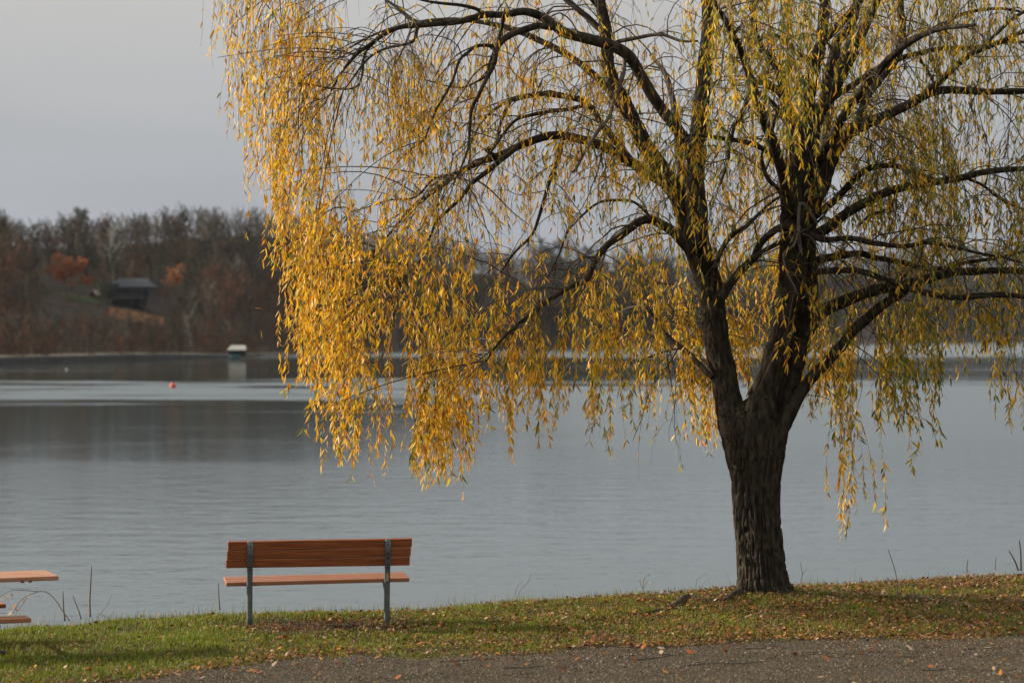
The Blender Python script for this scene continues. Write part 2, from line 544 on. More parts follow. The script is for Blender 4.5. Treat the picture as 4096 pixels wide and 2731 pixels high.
def zg(x, y):
    x = np.asarray(x, float); y = np.asarray(y, float)
    z = 1.95 + 0.05 * (fbm2(x, y, 0.6, 1) - 0.5) + 0.03 * (noise2(x, y, 2.3, 9) - 0.5)
    z = z + 0.05 * np.exp(-((x - TREE_X) ** 2 + (y - TREE_D) ** 2) / 0.9)
    d = y - y_edge(x) - 0.25 * (noise2(x, x * 0, 0.7, 4) - 0.5)
    z = z - 0.75 * np.log1p(np.exp(np.clip(d * 3.5, -30, 30))) / 3.5
    return np.maximum(z, -1.2)

xs = np.concatenate([np.linspace(-60, -9, 30)[:-1], np.linspace(-9, 11, 260), np.linspace(11, 60, 30)[1:]])
ys = np.concatenate([np.linspace(-30, 17, 20)[:-1], np.linspace(17, 34, 200), np.linspace(34, 40, 8)[1:]])
gx, gy = np.meshgrid(xs, ys)
def grid_faces(nx, ny):
    i = np.arange(ny - 1)[:, None] * nx; j = np.arange(nx - 1)[None]
    return np.stack([i + j, i + j + 1, i + nx + j + 1, i + nx + j], -1).reshape(-1, 4)
V = np.stack([gx, gy, zg(gx, gy)], -1).reshape(-1, 3)
ground = obj('ground', new_mesh('ground', V, [grid_faces(len(xs), len(ys))], None, True), M['soil'])
tag(ground, 'grassy lake bank under the willow and the bench', kind='structure')

xs2 = np.concatenate([np.linspace(-40, -9, 30)[:-1], np.linspace(-9, 11, 300), np.linspace(11, 40, 30)[1:]])
ts = np.concatenate([np.linspace(0, 0.8, 12)[:-1], np.linspace(0.8, 1, 40)])
yb = y_path(xs2)
gx = np.broadcast_to(xs2, (len(ts), len(xs2))); gy = -20 + (yb[None] + 20) * ts[:, None]
zz = zg(gx, gy) + 0.012 + 0.006 * noise2(gx, gy, 6, 2)
zz[-1] -= 0.02
V = np.stack([gx, gy, zz], -1).reshape(-1, 3)
path = obj('gravel_path', new_mesh('gravel_path', V, [grid_faces(len(xs2), len(ts))], None, True), M['gravel'])
tag(path, 'brown grey gravel path along the foreground', kind='structure')

# lake: one sheet to the horizon
me = new_mesh('lake', [(-9000, 26, 0), (9000, 26, 0), (9000, 12000, 0), (-9000, 12000, 0)], [np.array([[0, 1, 2, 3]])])
lake = obj('lake', me, M['water'])
tag(lake, 'calm grey lake with wind ruffled bands', kind='structure')

# ------------------------------------------------------------------ far shore and hills
shore_px = np.array([(-3000, 856), (-1200, 848), (0, 836), (330, 826), (520, 821), (640, 815), (1000, 808), (1400, 802), (1700, 797), (2000, 791),
                     (2300, 786.5), (2700, 785), (4500, 785)], float) * S
_sD = F * EYE / (shore_px[:, 1] - HZ)
sky_px = np.array([(-3000, 520), (-600, 505), (-200, 490), (0, 492), (60, 497), (110, 500), (200, 498), (330, 492), (450, 484), (600, 482), (720, 500), (850, 528),
                   (1000, 545), (1150, 565), (1250, 592), (1400, 592), (1700, 598), (1900, 585), (2100, 568), (2352, 575), (2700, 600), (4500, 640)], float) * S
len_px = np.array([(-3000, 350), (600, 350), (1000, 380), (1250, 420), (1700, 600), (2300, 900), (4500, 900)], float)

def shoreD(px): return np.interp(px, shore_px[:, 0], _sD)
def rlen(px): return np.interp(px, len_px[:, 0] * S, len_px[:, 1])
def ridge(px):
    Rr = shoreD(px) + rlen(px)
    return EYE + (HZ - np.interp(px, sky_px[:, 0], sky_px[:, 1])) / F * Rr - np.interp(px, [1500, 2600], [10.5, 24.0])

def hz(x, y):
    px = CX + x / y * F
    t = (y - shoreD(px)) / rlen(px)
    tt = np.clip(t, 0, 1)
    h = 0.35 + ridge(px) * tt ** 1.6
    h = h - np.clip(t - 1, 0, 3) * ridge(px) * 0.5
    h = h + 1.6 * (fbm2(x, y, 0.02, 3) - 0.5) * smooth(0.05, 0.3, t)
    return np.where(t < 0, 0.35 + t * 60, h)

apx = np.concatenate([np.linspace(-5200, -300, 40)[:-1], np.linspace(-300, 4400, 260), np.linspace(4400, 7800, 30)[1:]])
tt = np.concatenate([[-0.05], np.linspace(0, 1.2, 70), [1.6, 2.2]])
gp, gt = np.meshgrid(apx, tt)
gy = shoreD(gp) + gt * rlen(gp)
gxx = (gp - CX) / F * gy
V = np.stack([gxx, gy, hz(gxx, gy)], -1).reshape(-1, 3)
hills = obj('hills', new_mesh('hills', V, [grid_faces(len(apx), len(tt))], None, True), M['hill'])
tag(hills, 'wooded hills across the lake', kind='structure')

def shore_pt(px, dz=0.0, back=0.0):
    D = shoreD(px) + back
    return np.array([(px - CX) / F * D, D, dz])

# low dark stone edging along the nearer part of the far shore
mb = MB()
pxs = np.linspace(-500, 1150, 60)
prof = [(-1.5, -0.5), (-1.2, 1.05), (-1.0, 1.15), (0.6, 1.15), (1.5, 0.3)]
rows = []
for p in pxs:
    k = 1.0 - 0.75 * float(smooth(500, 1150, p))
    rows.append([shore_pt(p, zz_ * k + 0.12 * math.sin(p * 0.05), b_) for b_, zz_ in prof])
V = np.array(rows).reshape(-1, 3)
n_ = len(prof)
i = np.arange(len(pxs) - 1)[:, None] * n_; j = np.arange(n_ - 1)[None]
F4 = np.stack([i + j, i + n_ + j, i + n_ + j + 1, i + j + 1], -1).reshape(-1, 4)
M['seawall'] = mat('dark stone edging', (0.022, 0.022, 0.024), (0.045, 0.042, 0.038), 0.7, 0.95, 0.4, 3)
wall = obj('shore_wall', new_mesh('shore_wall', V, [F4]), M['seawall'])
tag(wall, 'low dark stone edging along the far shore at left', 'wall')
# pale strip of dry grass above it
rows = [[shore_pt(p, 1.2 * (1.0 - 0.75 * float(smooth(500, 1150, p))) + 0.03 + q * 0.35, 0.7 + q * 5) for q in (0, 0.5, 1)] for p in pxs]
V = np.array(rows).reshape(-1, 3)
i = np.arange(len(pxs) - 1)[:, None] * 3; j = np.arange(2)[None]
F4 = np.stack([i + j, i + 3 + j, i + 3 + j + 1, i + j + 1], -1).reshape(-1, 4)
M['drygrass'] = mat('dry grass', (0.12, 0.095, 0.06), (0.075, 0.06, 0.035), 0.5, 0.95)
strip = obj('shore_grass_strip', new_mesh('shore_grass_strip', V, [F4]), M['drygrass'])
tag(strip, 'pale dry grass strip above the far stone edging', kind='structure')

# ------------------------------------------------------------------ far trees
def bare_tree(r, h, trunk_r, nl=7, spread=0.34, twigs=7, upright=0.55, base=0.28):
    """segments of a leafless tree: p0, p1, r0, r1"""
    P0, P1, R0, R1 = [], [], [], []
    def seg(a, b, ra, rb): P0.append(a); P1.append(b); R0.append(ra); R1.append(rb)
    lean = np.array([r.normal(0, 0.03), r.normal(0, 0.03), 1.0])
    knots = [np.array([0, 0, -0.4])]
    for k in range(1, 5):
        knots.append(lean * h * 0.92 * k / 4 + np.array([r.normal(0, 0.02), r.normal(0, 0.02), 0]) * h)
    for k in range(4):
        seg(knots[k], knots[k + 1], trunk_r * (1 - k / 4.3), trunk_r * (1 - (k + 1) / 4.3))
    for k in range(nl):
        f = base + (0.93 - base) * (k + r.random()) / nl
        a = np.array([np.interp(f * 4, range(5), [q[c] for q in knots]) for c in range(3)])
        az = k * 2.4 + r.normal(0, 0.4)
        ln = h * spread * (1.15 - 0.75 * abs(f - 0.5)) * r.uniform(0.75, 1.15)
        d = np.array([math.cos(az) * (1 - upright * 0.7), math.sin(az) * (1 - upright * 0.7), upright]); d /= np.linalg.norm(d)
        m_ = a + d * ln * 0.5 + r.normal(0, 0.03, 3) * ln
        e = m_ + (d + np.array([0, 0, 0.35])) * ln * 0.5 / 1.15
        seg(a, m_, trunk_r * 0.38, trunk_r * 0.25); seg(m_, e, trunk_r * 0.25, trunk_r * 0.08)
        for q in range(5):
            g = 0.25 + 0.75 * (q + r.random()) / 5
            s0 = lerp(a, m_, g * 2) if g < 0.5 else lerp(m_, e, g * 2 - 1)
            d2 = d * 0.7 + r.normal(0, 0.55, 3) + np.array([0, 0, 0.3]); d2 /= np.linalg.norm(d2)
            l2 = ln * 0.42 * r.uniform(0.6, 1.1)
            s1 = s0 + d2 * l2
            seg(s0, s1, trunk_r * 0.13, trunk_r * 0.05)
            for w_ in range(twigs):
                u = r.uniform(0.2, 1.0)
                t0 = lerp(s0, s1, u)
                d3 = d2 * 0.6 + r.normal(0, 0.6, 3) + np.array([0, 0, 0.25]); d3 /= np.linalg.norm(d3)
                seg(t0, t0 + d3 * l2 * r.uniform(0.4, 0.8), trunk_r * 0.05, trunk_r * 0.02)
    return np.array(P0), np.array(P1), np.array(R0), np.array(R1)

def leaf_cloud(r, pts, n, size, jitter):
    c = pts[r.integers(0, len(pts), n)] + r.normal(0, jitter, (n, 3))
    a = r.normal(0, 1, (n, 3)); a /= np.linalg.norm(a, axis=1, keepdims=True)
    b = np.cross(a, r.normal(0, 1, (n, 3))); b /= np.linalg.norm(b, axis=1, keepdims=True)
    s_ = size * r.uniform(0.6, 1.3, (n, 1))
    V = np.stack([c - a * s_, c + b * s_ * 0.6, c + a * s_, c - b * s_ * 0.6], 1)
    return V.reshape(-1, 3), np.arange(n * 4).reshape(-1, 4)

rf = np.random.default_rng(21)
protos = []
for k in range(7):
    P0, P1, R0, R1 = bare_tree(rf, 1.0, 0.0150, 9, 0.22 + 0.09 * rf.random(), 6, rf.uniform(0.62, 0.85), 0.22)
    protos.append(light_tree(P0, P1, R0, R1, 0.0030, 0.0065))
bushes = []
for k in range(4):      # many stemmed brush
    A, B, RA, RB = [], [], [], []
    for s_ in range(6):
        P0, P1, R0, R1 = bare_tree(rf, rf.uniform(0.6, 1.0), 0.012, 4, 0.3, 4, 0.6, 0.1)
        off = np.array([rf.normal(0, 0.16), rf.normal(0, 0.16), 0])
        keep = rf.random(len(P0)) < 0.8
        A.append((P0 + off)[keep]); B.append((P1 + off)[keep]); RA.append(R0[keep]); RB.append(R1[keep])
    bushes.append(light_tree(np.concatenate(A), np.concatenate(B), np.concatenate(RA), np.concatenate(RB), 0.003, 0.011))

def scatter(items, protos_):
    """items: (x, y, z, height, width factor, colour)"""
    VV, FF, CC, n = [], [], [], 0
    for (x, y, z, h, wf, c) in items:
        V0, F0 = protos_[rf.integers(0, len(protos_))]
        a = rf.uniform(0, 6.283)
        ca, sa = math.cos(a), math.sin(a)
        V1 = np.empty_like(V0)
        V1[:, 0] = (V0[:, 0] * ca - V0[:, 1] * sa) * h * wf + x
        V1[:, 1] = (V0[:, 0] * sa + V0[:, 1] * ca) * h * wf + y
        V1[:, 2] = V0[:, 2] * h + z
        VV.append(V1); FF.append(F0 + n); n += len(V1)
        CC.append(np.broadcast_to(np.array(c), V1.shape))
    return np.concatenate(VV), np.concatenate(FF), np.concatenate(CC)

WOODS = [(0.088, 0.070, 0.046), (0.068, 0.056, 0.040), (0.104, 0.078, 0.050), (0.066, 0.066, 0.040), (0.108, 0.068, 0.042), (0.082, 0.076, 0.050)]
RUST = [(0.135, 0.066, 0.038), (0.112, 0.060, 0.040), (0.15, 0.076, 0.044)]

def pick(px, D, t):
    u = rf.random()
    pr = 0.15 if t > 0.5 else 0.32
    c = RUST[rf.integers(0, 3)] if u < pr else (0.17, 0.155, 0.125) if u > 0.97 else WOODS[rf.integers(0, len(WOODS))]
    return np.array(c) * rf.uniform(0.42, 1.2)

HOUSE_D = 700.0
trees, brush = [], []
n_try = 0
while len(trees) < 2100 and n_try < 20000:
    n_try += 1
    px = rf.uniform(-700, 2300); t = rf.random() ** 0.75 * 1.10
    D = shoreD(px) + rlen(px) * t
    x = (px - CX) / F * D; z = float(hz(np.array(x), np.array(D)))
    h = rf.uniform(9, 16.5) * (0.6 if t < 0.28 else 1.0)
    top = HZ - (z + h - EYE) / F * 0 - (z + h - EYE) / D * F
    P = px / S; topP = top / S
    if 150 < P < 420 and 0.28 < t < 0.62: continue                      # open ground round the house
    if 90 < P < 150 and 0.42 < t < 0.58: continue
    if 85 < P < 440 and D < 735 and topP < 712: continue
    if topP < np.interp(px, sky_px[:, 0], sky_px[:, 1]) / S - 14 + 22 * noise2(px * 0.01, 0.0, 1.0, 6): continue
    trees.append((x, D, z, h, rf.uniform(0.9, 1.25), pick(px, D, t)))
while len(brush) < 520:
    px = rf.uniform(-700, 2300); t = 0.01 + rf.random() ** 1.5 * 0.62
    D = shoreD(px) + rlen(px) * t
    P = px / S
    if 150 < P < 420 and 0.30 < t: continue
    x = (px - CX) / F * D; z = float(hz(np.array(x), np.array(D)))
    h = rf.uniform(3.5, 6.5)
    if 85 < P < 440 and (HZ - (z + h - EYE) / D * F) / S < (730 if 200 < P < 400 else 714): continue
    c = np.array(RUST[rf.integers(0, 3)] if rf.random() < 0.45 else WOODS[rf.integers(0, 6)]) * rf.uniform(0.6, 1.05)
    brush.append((x, D, z, h, rf.uniform(0.9, 1.4), c))
V, F3, C = scatter(trees, protos)
wood = obj('hillside_wood', new_mesh('hillside_wood', V, [F3], C), M['forest'])
tag(wood, 'grey brown bare wood covering the hillside across the lake', 'wood', kind='stuff')
for k in range(60):           # rusty shrubs behind and beside the house
    px = rf.uniform(190, 430) * S; D = rf.uniform(716, 770)
    x = (px - CX) / F * D; z = float(hz(np.array(x), np.array(D)))
    brush.append((x, D, z, rf.uniform(2.5, 4.5), rf.uniform(1.0, 1.5), np.array(RUST[rf.integers(0, 3)] if rf.random() < 0.7 else WOODS[rf.integers(0, 6)]) * rf.uniform(0.6, 1.2)))
for k in range(170):          # low scrub over the open slope round the house
    px = rf.uniform(70, 440) * S; D = rf.uniform(600, 716)
    if 235 * S < px < 355 * S and 676 < D: continue
    if 250 * S < px < 380 * S and 655 < D < 690 and rf.random() < 0.8: continue
    x = (px - CX) / F * D; z = float(hz(np.array(x), np.array(D)))
    brush.append((x, D, z, rf.uniform(0.9, 2.0), rf.uniform(1.4, 2.4), np.array(RUST[rf.integers(0, 3)] if rf.random() < 0.4 else WOODS[rf.integers(0, 6)]) * rf.uniform(0.6, 1.1)))
V, F3, C = scatter(brush, bushes)
br = obj('shore_brush', new_mesh('shore_brush', V, [F3], C), M['forest'])
tag(br, 'rusty brown brush between the far shore and the house', 'brush', kind='stuff')

far = []
for k in range(900):            # the far side of the lake, at right
    px = rf.uniform(2150, 5200); t = rf.random() ** 0.9 * 1.03
    D = shoreD(px) + rlen(px) * t
    x = (px - CX) / F * D; z = float(hz(np.array(x), np.array(D)))
    far.append((x, D, z, rf.uniform(16, 24) * (1.0 + D / 5000), rf.uniform(1.2, 1.9), np.array(WOODS[rf.integers(0, 6)]) * rf.uniform(0.4, 0.65)))
V, F3, C = scatter(far, protos)
fw = obj('far_shore_wood', new_mesh('far_shore_wood', V, [F3], C), M['forest'])
tag(fw, 'blue grey wood on the distant ridge behind the willow', 'wood', kind='stuff')

# trees that stand out on the hillside, each a thing of its own
def far_tree(name, label, cat, px, base_py, D, h, wood_c, leaf_c=None, nleaf=0, width=1.0, seed=1, top_only=0.0, lsize=0.42, group=None, tr=0.016):
    r = np.random.default_rng(seed)
    b = W(px * S, base_py * S, D)
    b[2] = min(b[2], float(hz(np.array(b[0]), np.array(b[1])))) if True else b[2]
    hh = h
    e = empty(name, b)
    P0, P1, R0, R1 = bare_tree(r, hh, tr * hh, 9, 0.34, 6, 0.52, 0.3)
    P0[:, :2] *= width; P1[:, :2] *= width
    m_w = M.setdefault('w%s' % (wood_c,), mat('tree wood', wood_c, tuple(q * 0.7 for q in wood_c), 0.5, 0.9))
    V, F3 = prisms(P0[:4], P1[:4], R0[:4], R1[:4])
    obj('trunk', new_mesh('trunk', V, [F3]), m_w, e)
    V, F3 = prisms(P0[4:], P1[4:], np.maximum(R0[4:], 0.03), np.maximum(R1[4:], 0.022))
    if leaf_c is None:
        obj('crown', new_mesh('crown', V, [F3]), m_w, e)
    else:
        obj('branches', new_mesh('branches', V, [F3]), m_w, e)
        pts = P1[4:]; pts = pts[pts[:, 2] > hh * top_only]
        V, F4 = leaf_cloud(r, pts, nleaf, lsize, 0.45)
        C = np.repeat(np.array(leaf_c)[None] * r.uniform(0.7, 1.25, (nleaf, 1)), 4, 0)
        obj('crown', new_mesh('crown', V, [F4], C), M['farleaf'], e)
    tag(e, label, cat, group)
    return e

far_tree('sycamore_tree', 'tall pale barked bare tree rising above the dark house', 'tree', 257, 640, 745, 19, (0.42, 0.385, 0.33), seed=4, width=0.8, tr=0.018)
far_tree('orange_tree', 'broad orange leaved tree left of the dark house', 'tree', 165, 690, 715, 11.5, (0.06, 0.045, 0.035), (0.27, 0.088, 0.026), 1700, 1.7, 5, 0.42, 0.40)
far_tree('orange_tree', 'small orange leaved tree at the picture\'s left edge across the lake', 'tree', 4, 680, 700, 9, (0.06, 0.045, 0.035), (0.27, 0.085, 0.025), 800, 1.1, 6, 0.35, 0.4)
far_tree('orange_topped_tree', 'grey green tree with an orange top right of the house', 'tree', 402, 690, 712, 12, (0.10, 0.095, 0.075), (0.25, 0.10, 0.03), 420, 0.7, 8, 0.72, 0.36)
far_tree('rusty_tree', 'rust red tree further right up the slope from the house', 'tree', 478, 690, 735, 12, (0.10, 0.06, 0.04), (0.16, 0.06, 0.03), 600, 0.9, 9, 0.4, 0.36)
far_tree('dark_tree', 'tall dark tree topping the skyline above the orange tree', 'tree', 184, 560, 860, 15, (0.035, 0.035, 0.03), (0.04, 0.042, 0.032), 700, 0.55, 11, 0.3, 0.4)
far_tree('evergreen_bush', 'grey green bushy tree screening the house\'s left half', 'tree', 246, 700, 688, 6.2, (0.05, 0.045, 0.035), (0.055, 0.06, 0.04), 900, 1.15, 12, 0.1, 0.34)

# lawn and leafy slope by the house
def patch(name, label, m, pts, lift):
    """a strip of ground following the hill: pts = (P x, near D, far D)"""
    V = []; ncol = 8
    for (p, d0, d1) in pts:
        for q in range(ncol):
            D = lerp(d0, d1, q / (ncol - 1)); x = (p * S - CX) / F * D
            V.append((x, D, float(hz(np.array(x), np.array(D))) + lift))
    i = np.arange(len(pts) - 1)[:, None] * ncol; j = np.arange(ncol - 1)[None]
    F4 = np.stack([i + j, i + ncol + j, i + ncol + j + 1, i + j + 1], -1).reshape(-1, 4)
    o = obj(name, new_mesh(name, np.array(V), [F4], None, True), m)
    tag(o, label, kind='structure')
patch('lawn', 'green lawn left of the dark house', M['lawn'], [(p, 688, 706) for p in np.linspace(140, 232, 12)], 0.25)
patch('leaf_slope', 'orange leaf covered slope below the house', M['leafslope'], [(p, 664 - 12 * math.sin((p - 205) / 65), 684) for p in np.linspace(250, 376, 14)], 0.45)

# ------------------------------------------------------------------ house on the far slope
def hip_roof(mb, x0, x1, y0, y1, z0, z1, inset, th=0.25):
    ym = (y0 + y1) / 2
    V = [(x0, y0, z0), (x1, y0, z0), (x1, y1, z0), (x0, y1, z0), (x0 + inset, ym, z1), (x1 - inset, ym, z1),
         (x0, y0, z0 - th), (x1, y0, z0 - th), (x1, y1, z0 - th), (x0, y1, z0 - th)]
    mb.add(V, [(1, 2, 5), (3, 0, 4)], [(0, 1, 5, 4), (2, 3, 4, 5), (6, 7, 1, 0), (7, 8, 2, 1), (8, 9, 3, 2), (9, 6, 0, 3), (9, 8, 7, 6)])

hx = (530 - CX) / F * HOUSE_D
hb = EYE - (1222 - HZ) / F * HOUSE_D
house = empty('lake_house', (hx, HOUSE_D, hb), R(-4))
house.scale = (1.34, 1.2, 1.12)
tag(house, 'dark two storey house with grey roof on the slope across the lake', 'house')
M['hwall'] = mat('dark timber wall', (0.022, 0.022, 0.022), (0.03, 0.028, 0.026), 1.5, 0.9)
M['hroof'] = mat('slate roof', (0.040, 0.043, 0.048), (0.030, 0.032, 0.036), 1.2, 0.85)
M['hdeck'] = mat('deck boards', (0.15, 0.135, 0.11), (0.11, 0.10, 0.08), 1.0, 0.8)
M['hglass'] = mat('window glass', (0.012, 0.014, 0.018), None, rough=0.15)
M['brick'] = mat('chimney stone', (0.05, 0.045, 0.04), (0.08, 0.07, 0.06), 2, 0.9)
M['redwall'] = mat('red brown wall', (0.10, 0.045, 0.035), (0.075, 0.035, 0.03), 1.2, 0.9)
mb = MB(); mb.box((0.2, 0, 3.2), (8.2, 6, 2.9)); mb.build('wall', M['hwall'], house)
mb = MB(); mb.box((-0.6, -0.3, 0.7), (6.6, 5.6, 2.2)); mb.build('lower_storey', M['hwall'], house)
rmb = MB(); hip_roof(rmb, -4.3, 4.7, -3.6, 3.6, 4.75, 7.0, 1.3); roof = rmb.build('roof', M['hroof'], house)
for cx_, cy_, cz_, hh in ((2.3, 0.6, 6.9, 2.3), (-2.7, 0.5, 6.7, 1.8)):
    m_ = MB(); m_.box((cx_, cy_, cz_), (0.8, 0.8, hh), bev=0.03); m_.box((cx_, cy_, cz_ + hh / 2 + 0.06), (0.95, 0.95, 0.12)); m_.build('chimney', M['brick'], roof)
m_ = MB(); m_.box((-3.4, -3.0, 5.0), (1.7, 1.4, 1.3)); hip_roof(m_, -4.4, -2.4, -4.0, -2.0, 5.7, 6.3, 0.6, 0.1); m_.build('dormer', M['hroof'], roof)
m_ = MB(); m_.box((-0.6, -4.1, 1.95), (7.6, 2.4, 0.22)); deck = m_.build('deck', M['hdeck'], house)
for px_ in (-4.1, -1.6, 0.9, 3.0):
    m_ = MB(); m_.box((px_, -5.15, 0.8), (0.2, 0.2, 2.1)); m_.build('post', M['hwall'], deck)
m_ = MB(); m_.box((-0.6, -5.2, 2.75), (7.6, 0.08, 0.08)); m_.build('railing', M['hdeck'], deck)
m_ = MB(); m_.box((5.4, -2.6, 0.9), (3.0, 2.4, 1.7)); m_.box((5.4, -2.6, 1.84), (3.2, 2.6, 0.18)); m_.build('terrace', M['brick'], house)
for px_, w_ in ((-2.6, 1.2), (-0.6, 1.8), (1.6, 1.6), (3.4, 0.9)):
    m_ = MB(); m_.box((px_, -3.04, 3.3), (w_, 0.1, 1.6)); wn = m_.build('window', M['hglass'], house)
    m_ = MB(); m_.box((px_, -3.07, 4.16), (w_ + 0.16, 0.12, 0.1)); m_.box((px_, -3.07, 2.44), (w_ + 0.16, 0.12, 0.1)); m_.box((px_, -3.08, 3.3), (0.06, 0.1, 1.6)); m_.build('frame', M['hwall'], wn)
m_ = MB(); m_.box((1.0, -3.15, 0.75), (1.9, 0.1, 1.9)); dr = m_.build('door', M['hglass'], house)
m_ = MB(); m_.box((1.7, -3.25, 0.75), (0.06, 0.08, 0.3)); m_.build('handle', M['hdeck'], dr)

cD = 705.0
shed = empty('red_cottage', ((383 - CX) / F * cD, cD, EYE - (1222 - HZ) / F * cD), R(-20))
tag(shed, 'small red brown gabled building left of the dark house', 'building')
m_ = MB()
m_.add([(-1.3, -1.8, 0), (1.3, -1.8, 0), (1.3, 1.8, 0), (-1.3, 1.8, 0), (-1.3, -1.8, 3.0), (1.3, -1.8, 3.0), (1.3, 1.8, 3.0), (-1.3, 1.8, 3.0), (0, -1.8, 4.3), (0, 1.8, 4.3)],
       [(4, 5, 8), (6, 7, 9)], [(0, 1, 5, 4), (1, 2, 6, 5), (2, 3, 7, 6), (3, 0, 4, 7)])
m_.build('wall', M['redwall'], shed)
M['shedroof'] = mat('pale worn roof', (0.20, 0.18, 0.15), (0.15, 0.12, 0.10), 1, 0.85)
m_ = MB()
for s_ in (-1, 1):
    m_.box((s_ * 0.85, 0, 3.68), (2.2, 4.2, 0.12), Matrix.Rotation(s_ * R(45), 3, 'Y'))
m_.build('roof', M['shedroof'], shed)
m_ = MB(); m_.box((-0.3, -1.85, 1.0), (0.9, 0.1, 2.0)); m_.build('door', M['hwall'], shed)
m_ = MB(); m_.box((0, -1.85, 3.2), (0.6, 0.1, 0.6)); m_.build('window', M['hglass'], shed)

# low pale garden wall left of the cottage
gD = 700.0
m_ = MB(); m_.box((0, 0, 0.5), (3.9, 0.4, 1.0), bev=0.06); m_.box((0, 0, 1.06), (4.0, 0.5, 0.12))
M['palestone'] = mat('pale stone', (0.30, 0.28, 0.23), (0.22, 0.20, 0.17), 2, 0.9)
gw = m_.build('garden_wall', M['palestone'])
gw.location = ((325 - CX) / F * gD, gD, EYE - (1212 - HZ) / F * gD)
tag(gw, 'short pale stone garden wall left of the red cottage', 'wall')

# ------------------------------------------------------------------ boat shelter at the far shore
bD = 555.0
bs = empty('boat_shelter', ((951 - CX) / F * bD, bD, 0.0), R(8))
tag(bs, 'white roofed boat shelter standing at the far shore', 'shelter')
M['wroof'] = mat('white roof panel', (0.46, 0.43, 0.35), (0.38, 0.36, 0.30), 1.2, 0.6)
M['wood_dark'] = mat('dock timber', (0.045, 0.04, 0.035), (0.07, 0.06, 0.05), 2, 0.9)
x0, x1, xr0, xr1 = -2.2, 1.9, -1.5, 1.7
rm = MB()
V = [(-2.25, -1.6, 2.05), (1.9, -1.6, 2.05), (1.75, 0, 3.05), (-1.55, 0, 3.05), (-2.25, 1.6, 2.05), (1.9, 1.6, 2.05),
     (-2.25, -1.6, 1.9), (1.9, -1.6, 1.9), (-2.25, 1.6, 1.9), (1.9, 1.6, 1.9)]
rm.add(V, [(1, 5, 2), (4, 0, 3)], [(0, 1, 2, 3), (5, 4, 3, 2), (6, 7, 1, 0), (7, 9, 5, 1), (9, 8, 4, 5), (8, 6, 0, 4)])
rm.build('roof', M['wroof'], bs)
for px_ in (-2.0, 1.65):
    for py_ in (-1.4, 1.4):
        m_ = MB(); m_.box((px_, py_, 0.7), (0.16, 0.16, 2.5)); m_.build('post', M['wood_dark'], bs)
m_ = MB(); m_.box((-0.15, 1.45, 1.0), (3.6, 0.08, 1.4)); m_.build('back_wall', M['wood_dark'], bs)
m_ = MB(); m_.box((2.9, 0.4, 0.35), (2.2, 1.6, 0.2)); m_.box((2.9, -0.2, 0.0), (0.2, 0.2, 0.9)); m_.build('dock', M['wood_dark'], bs)
# covered boat inside
boat = empty('covered_boat', ((940 - CX) / F * bD, bD - 0.4, 0.05), R(10))
tag(boat, 'small boat with blue green cover under the white roof', 'boat')
secs = [(-1.3, 0.02), (-1.0, 0.35), (-0.3, 0.5), (0.5, 0.52), (1.2, 0.48)]
V = []
for x_, w_ in secs:
    V += [(x_, -w_, 0.55), (x_, -w_ * 0.6, -0.1), (x_, w_ * 0.6, -0.1), (x_, w_, 0.55)]
i = np.arange(4)[:, None] * 4; j = np.arange(3)[None]
F4 = np.stack([i + j, i + 4 + j, i + 4 + j + 1, i + j + 1], -1).reshape(-1, 4)
M['hull'] = mat('grey hull', (0.10, 0.10, 0.095), None, rough=0.4)
obj('hull', new_mesh('hull', V, [np.vstack([F4, [[16, 17, 18, 19]]])]), M['hull'], boat)
V = []
for x_, w_ in secs:
    V += [(x_, -w_ - 0.03, 0.53), (x_, -w_ * 0.4, 0.85), (x_, w_ * 0.4, 0.85), (x_, w_ + 0.03, 0.53)]
M['cover'] = mat('blue green cover', (0.03, 0.17, 0.19), (0.02, 0.12, 0.15), 3, 0.7)
obj('cover', new_mesh('cover', V, [np.vstack([F4, [[16, 17, 18, 19]]])]), M['cover'], boat)

# buoys
def buoy(name, label, px, py, rad, m, cat='buoy'):
    D = F * EYE / (py - HZ)
    e = empty(name, ((px - CX) / F * D, D, 0.0)); tag(e, label, cat)
    m_ = MB(); zs = np.linspace(-0.95, 0.98, 15)
    P = np.stack([zs * 0, zs * 0, zs * rad + rad * 0.55], -1)
    m_.tube(P, np.sqrt(1 - zs ** 2) * rad, 20); m_.build('float', m, e, True)
    m_ = MB(); t = np.linspace(0, 2 * np.pi, 13)
    m_.tube(np.stack([np.cos(t) * rad * 0.22, t * 0, rad * 1.6 + np.sin(t) * rad * 0.22], -1), rad * 0.05, 6); m_.build('ring', M['black'], e, True)
    return e
M['buoyred'] = mat('red buoy', (0.62, 0.055, 0.025), (0.5, 0.05, 0.03), 3, 0.45)
M['buoywhite'] = mat('white float', (0.6, 0.58, 0.52), None, rough=0.5)
buoy('mooring_buoy', 'round red buoy floating in the pale water band', 692, 1541 + 8, 0.29, M['buoyred'])
buoy('net_float', 'tiny white float on the dark water at far left', 266, 1479, 0.13, M['buoywhite'], 'float')

#@@NEAR
# ------------------------------------------------------------------ bench
def plank(mbld, length, depth, thick, c, rot=None): mbld.box(c, (length, depth, thick), rot, 0.006)

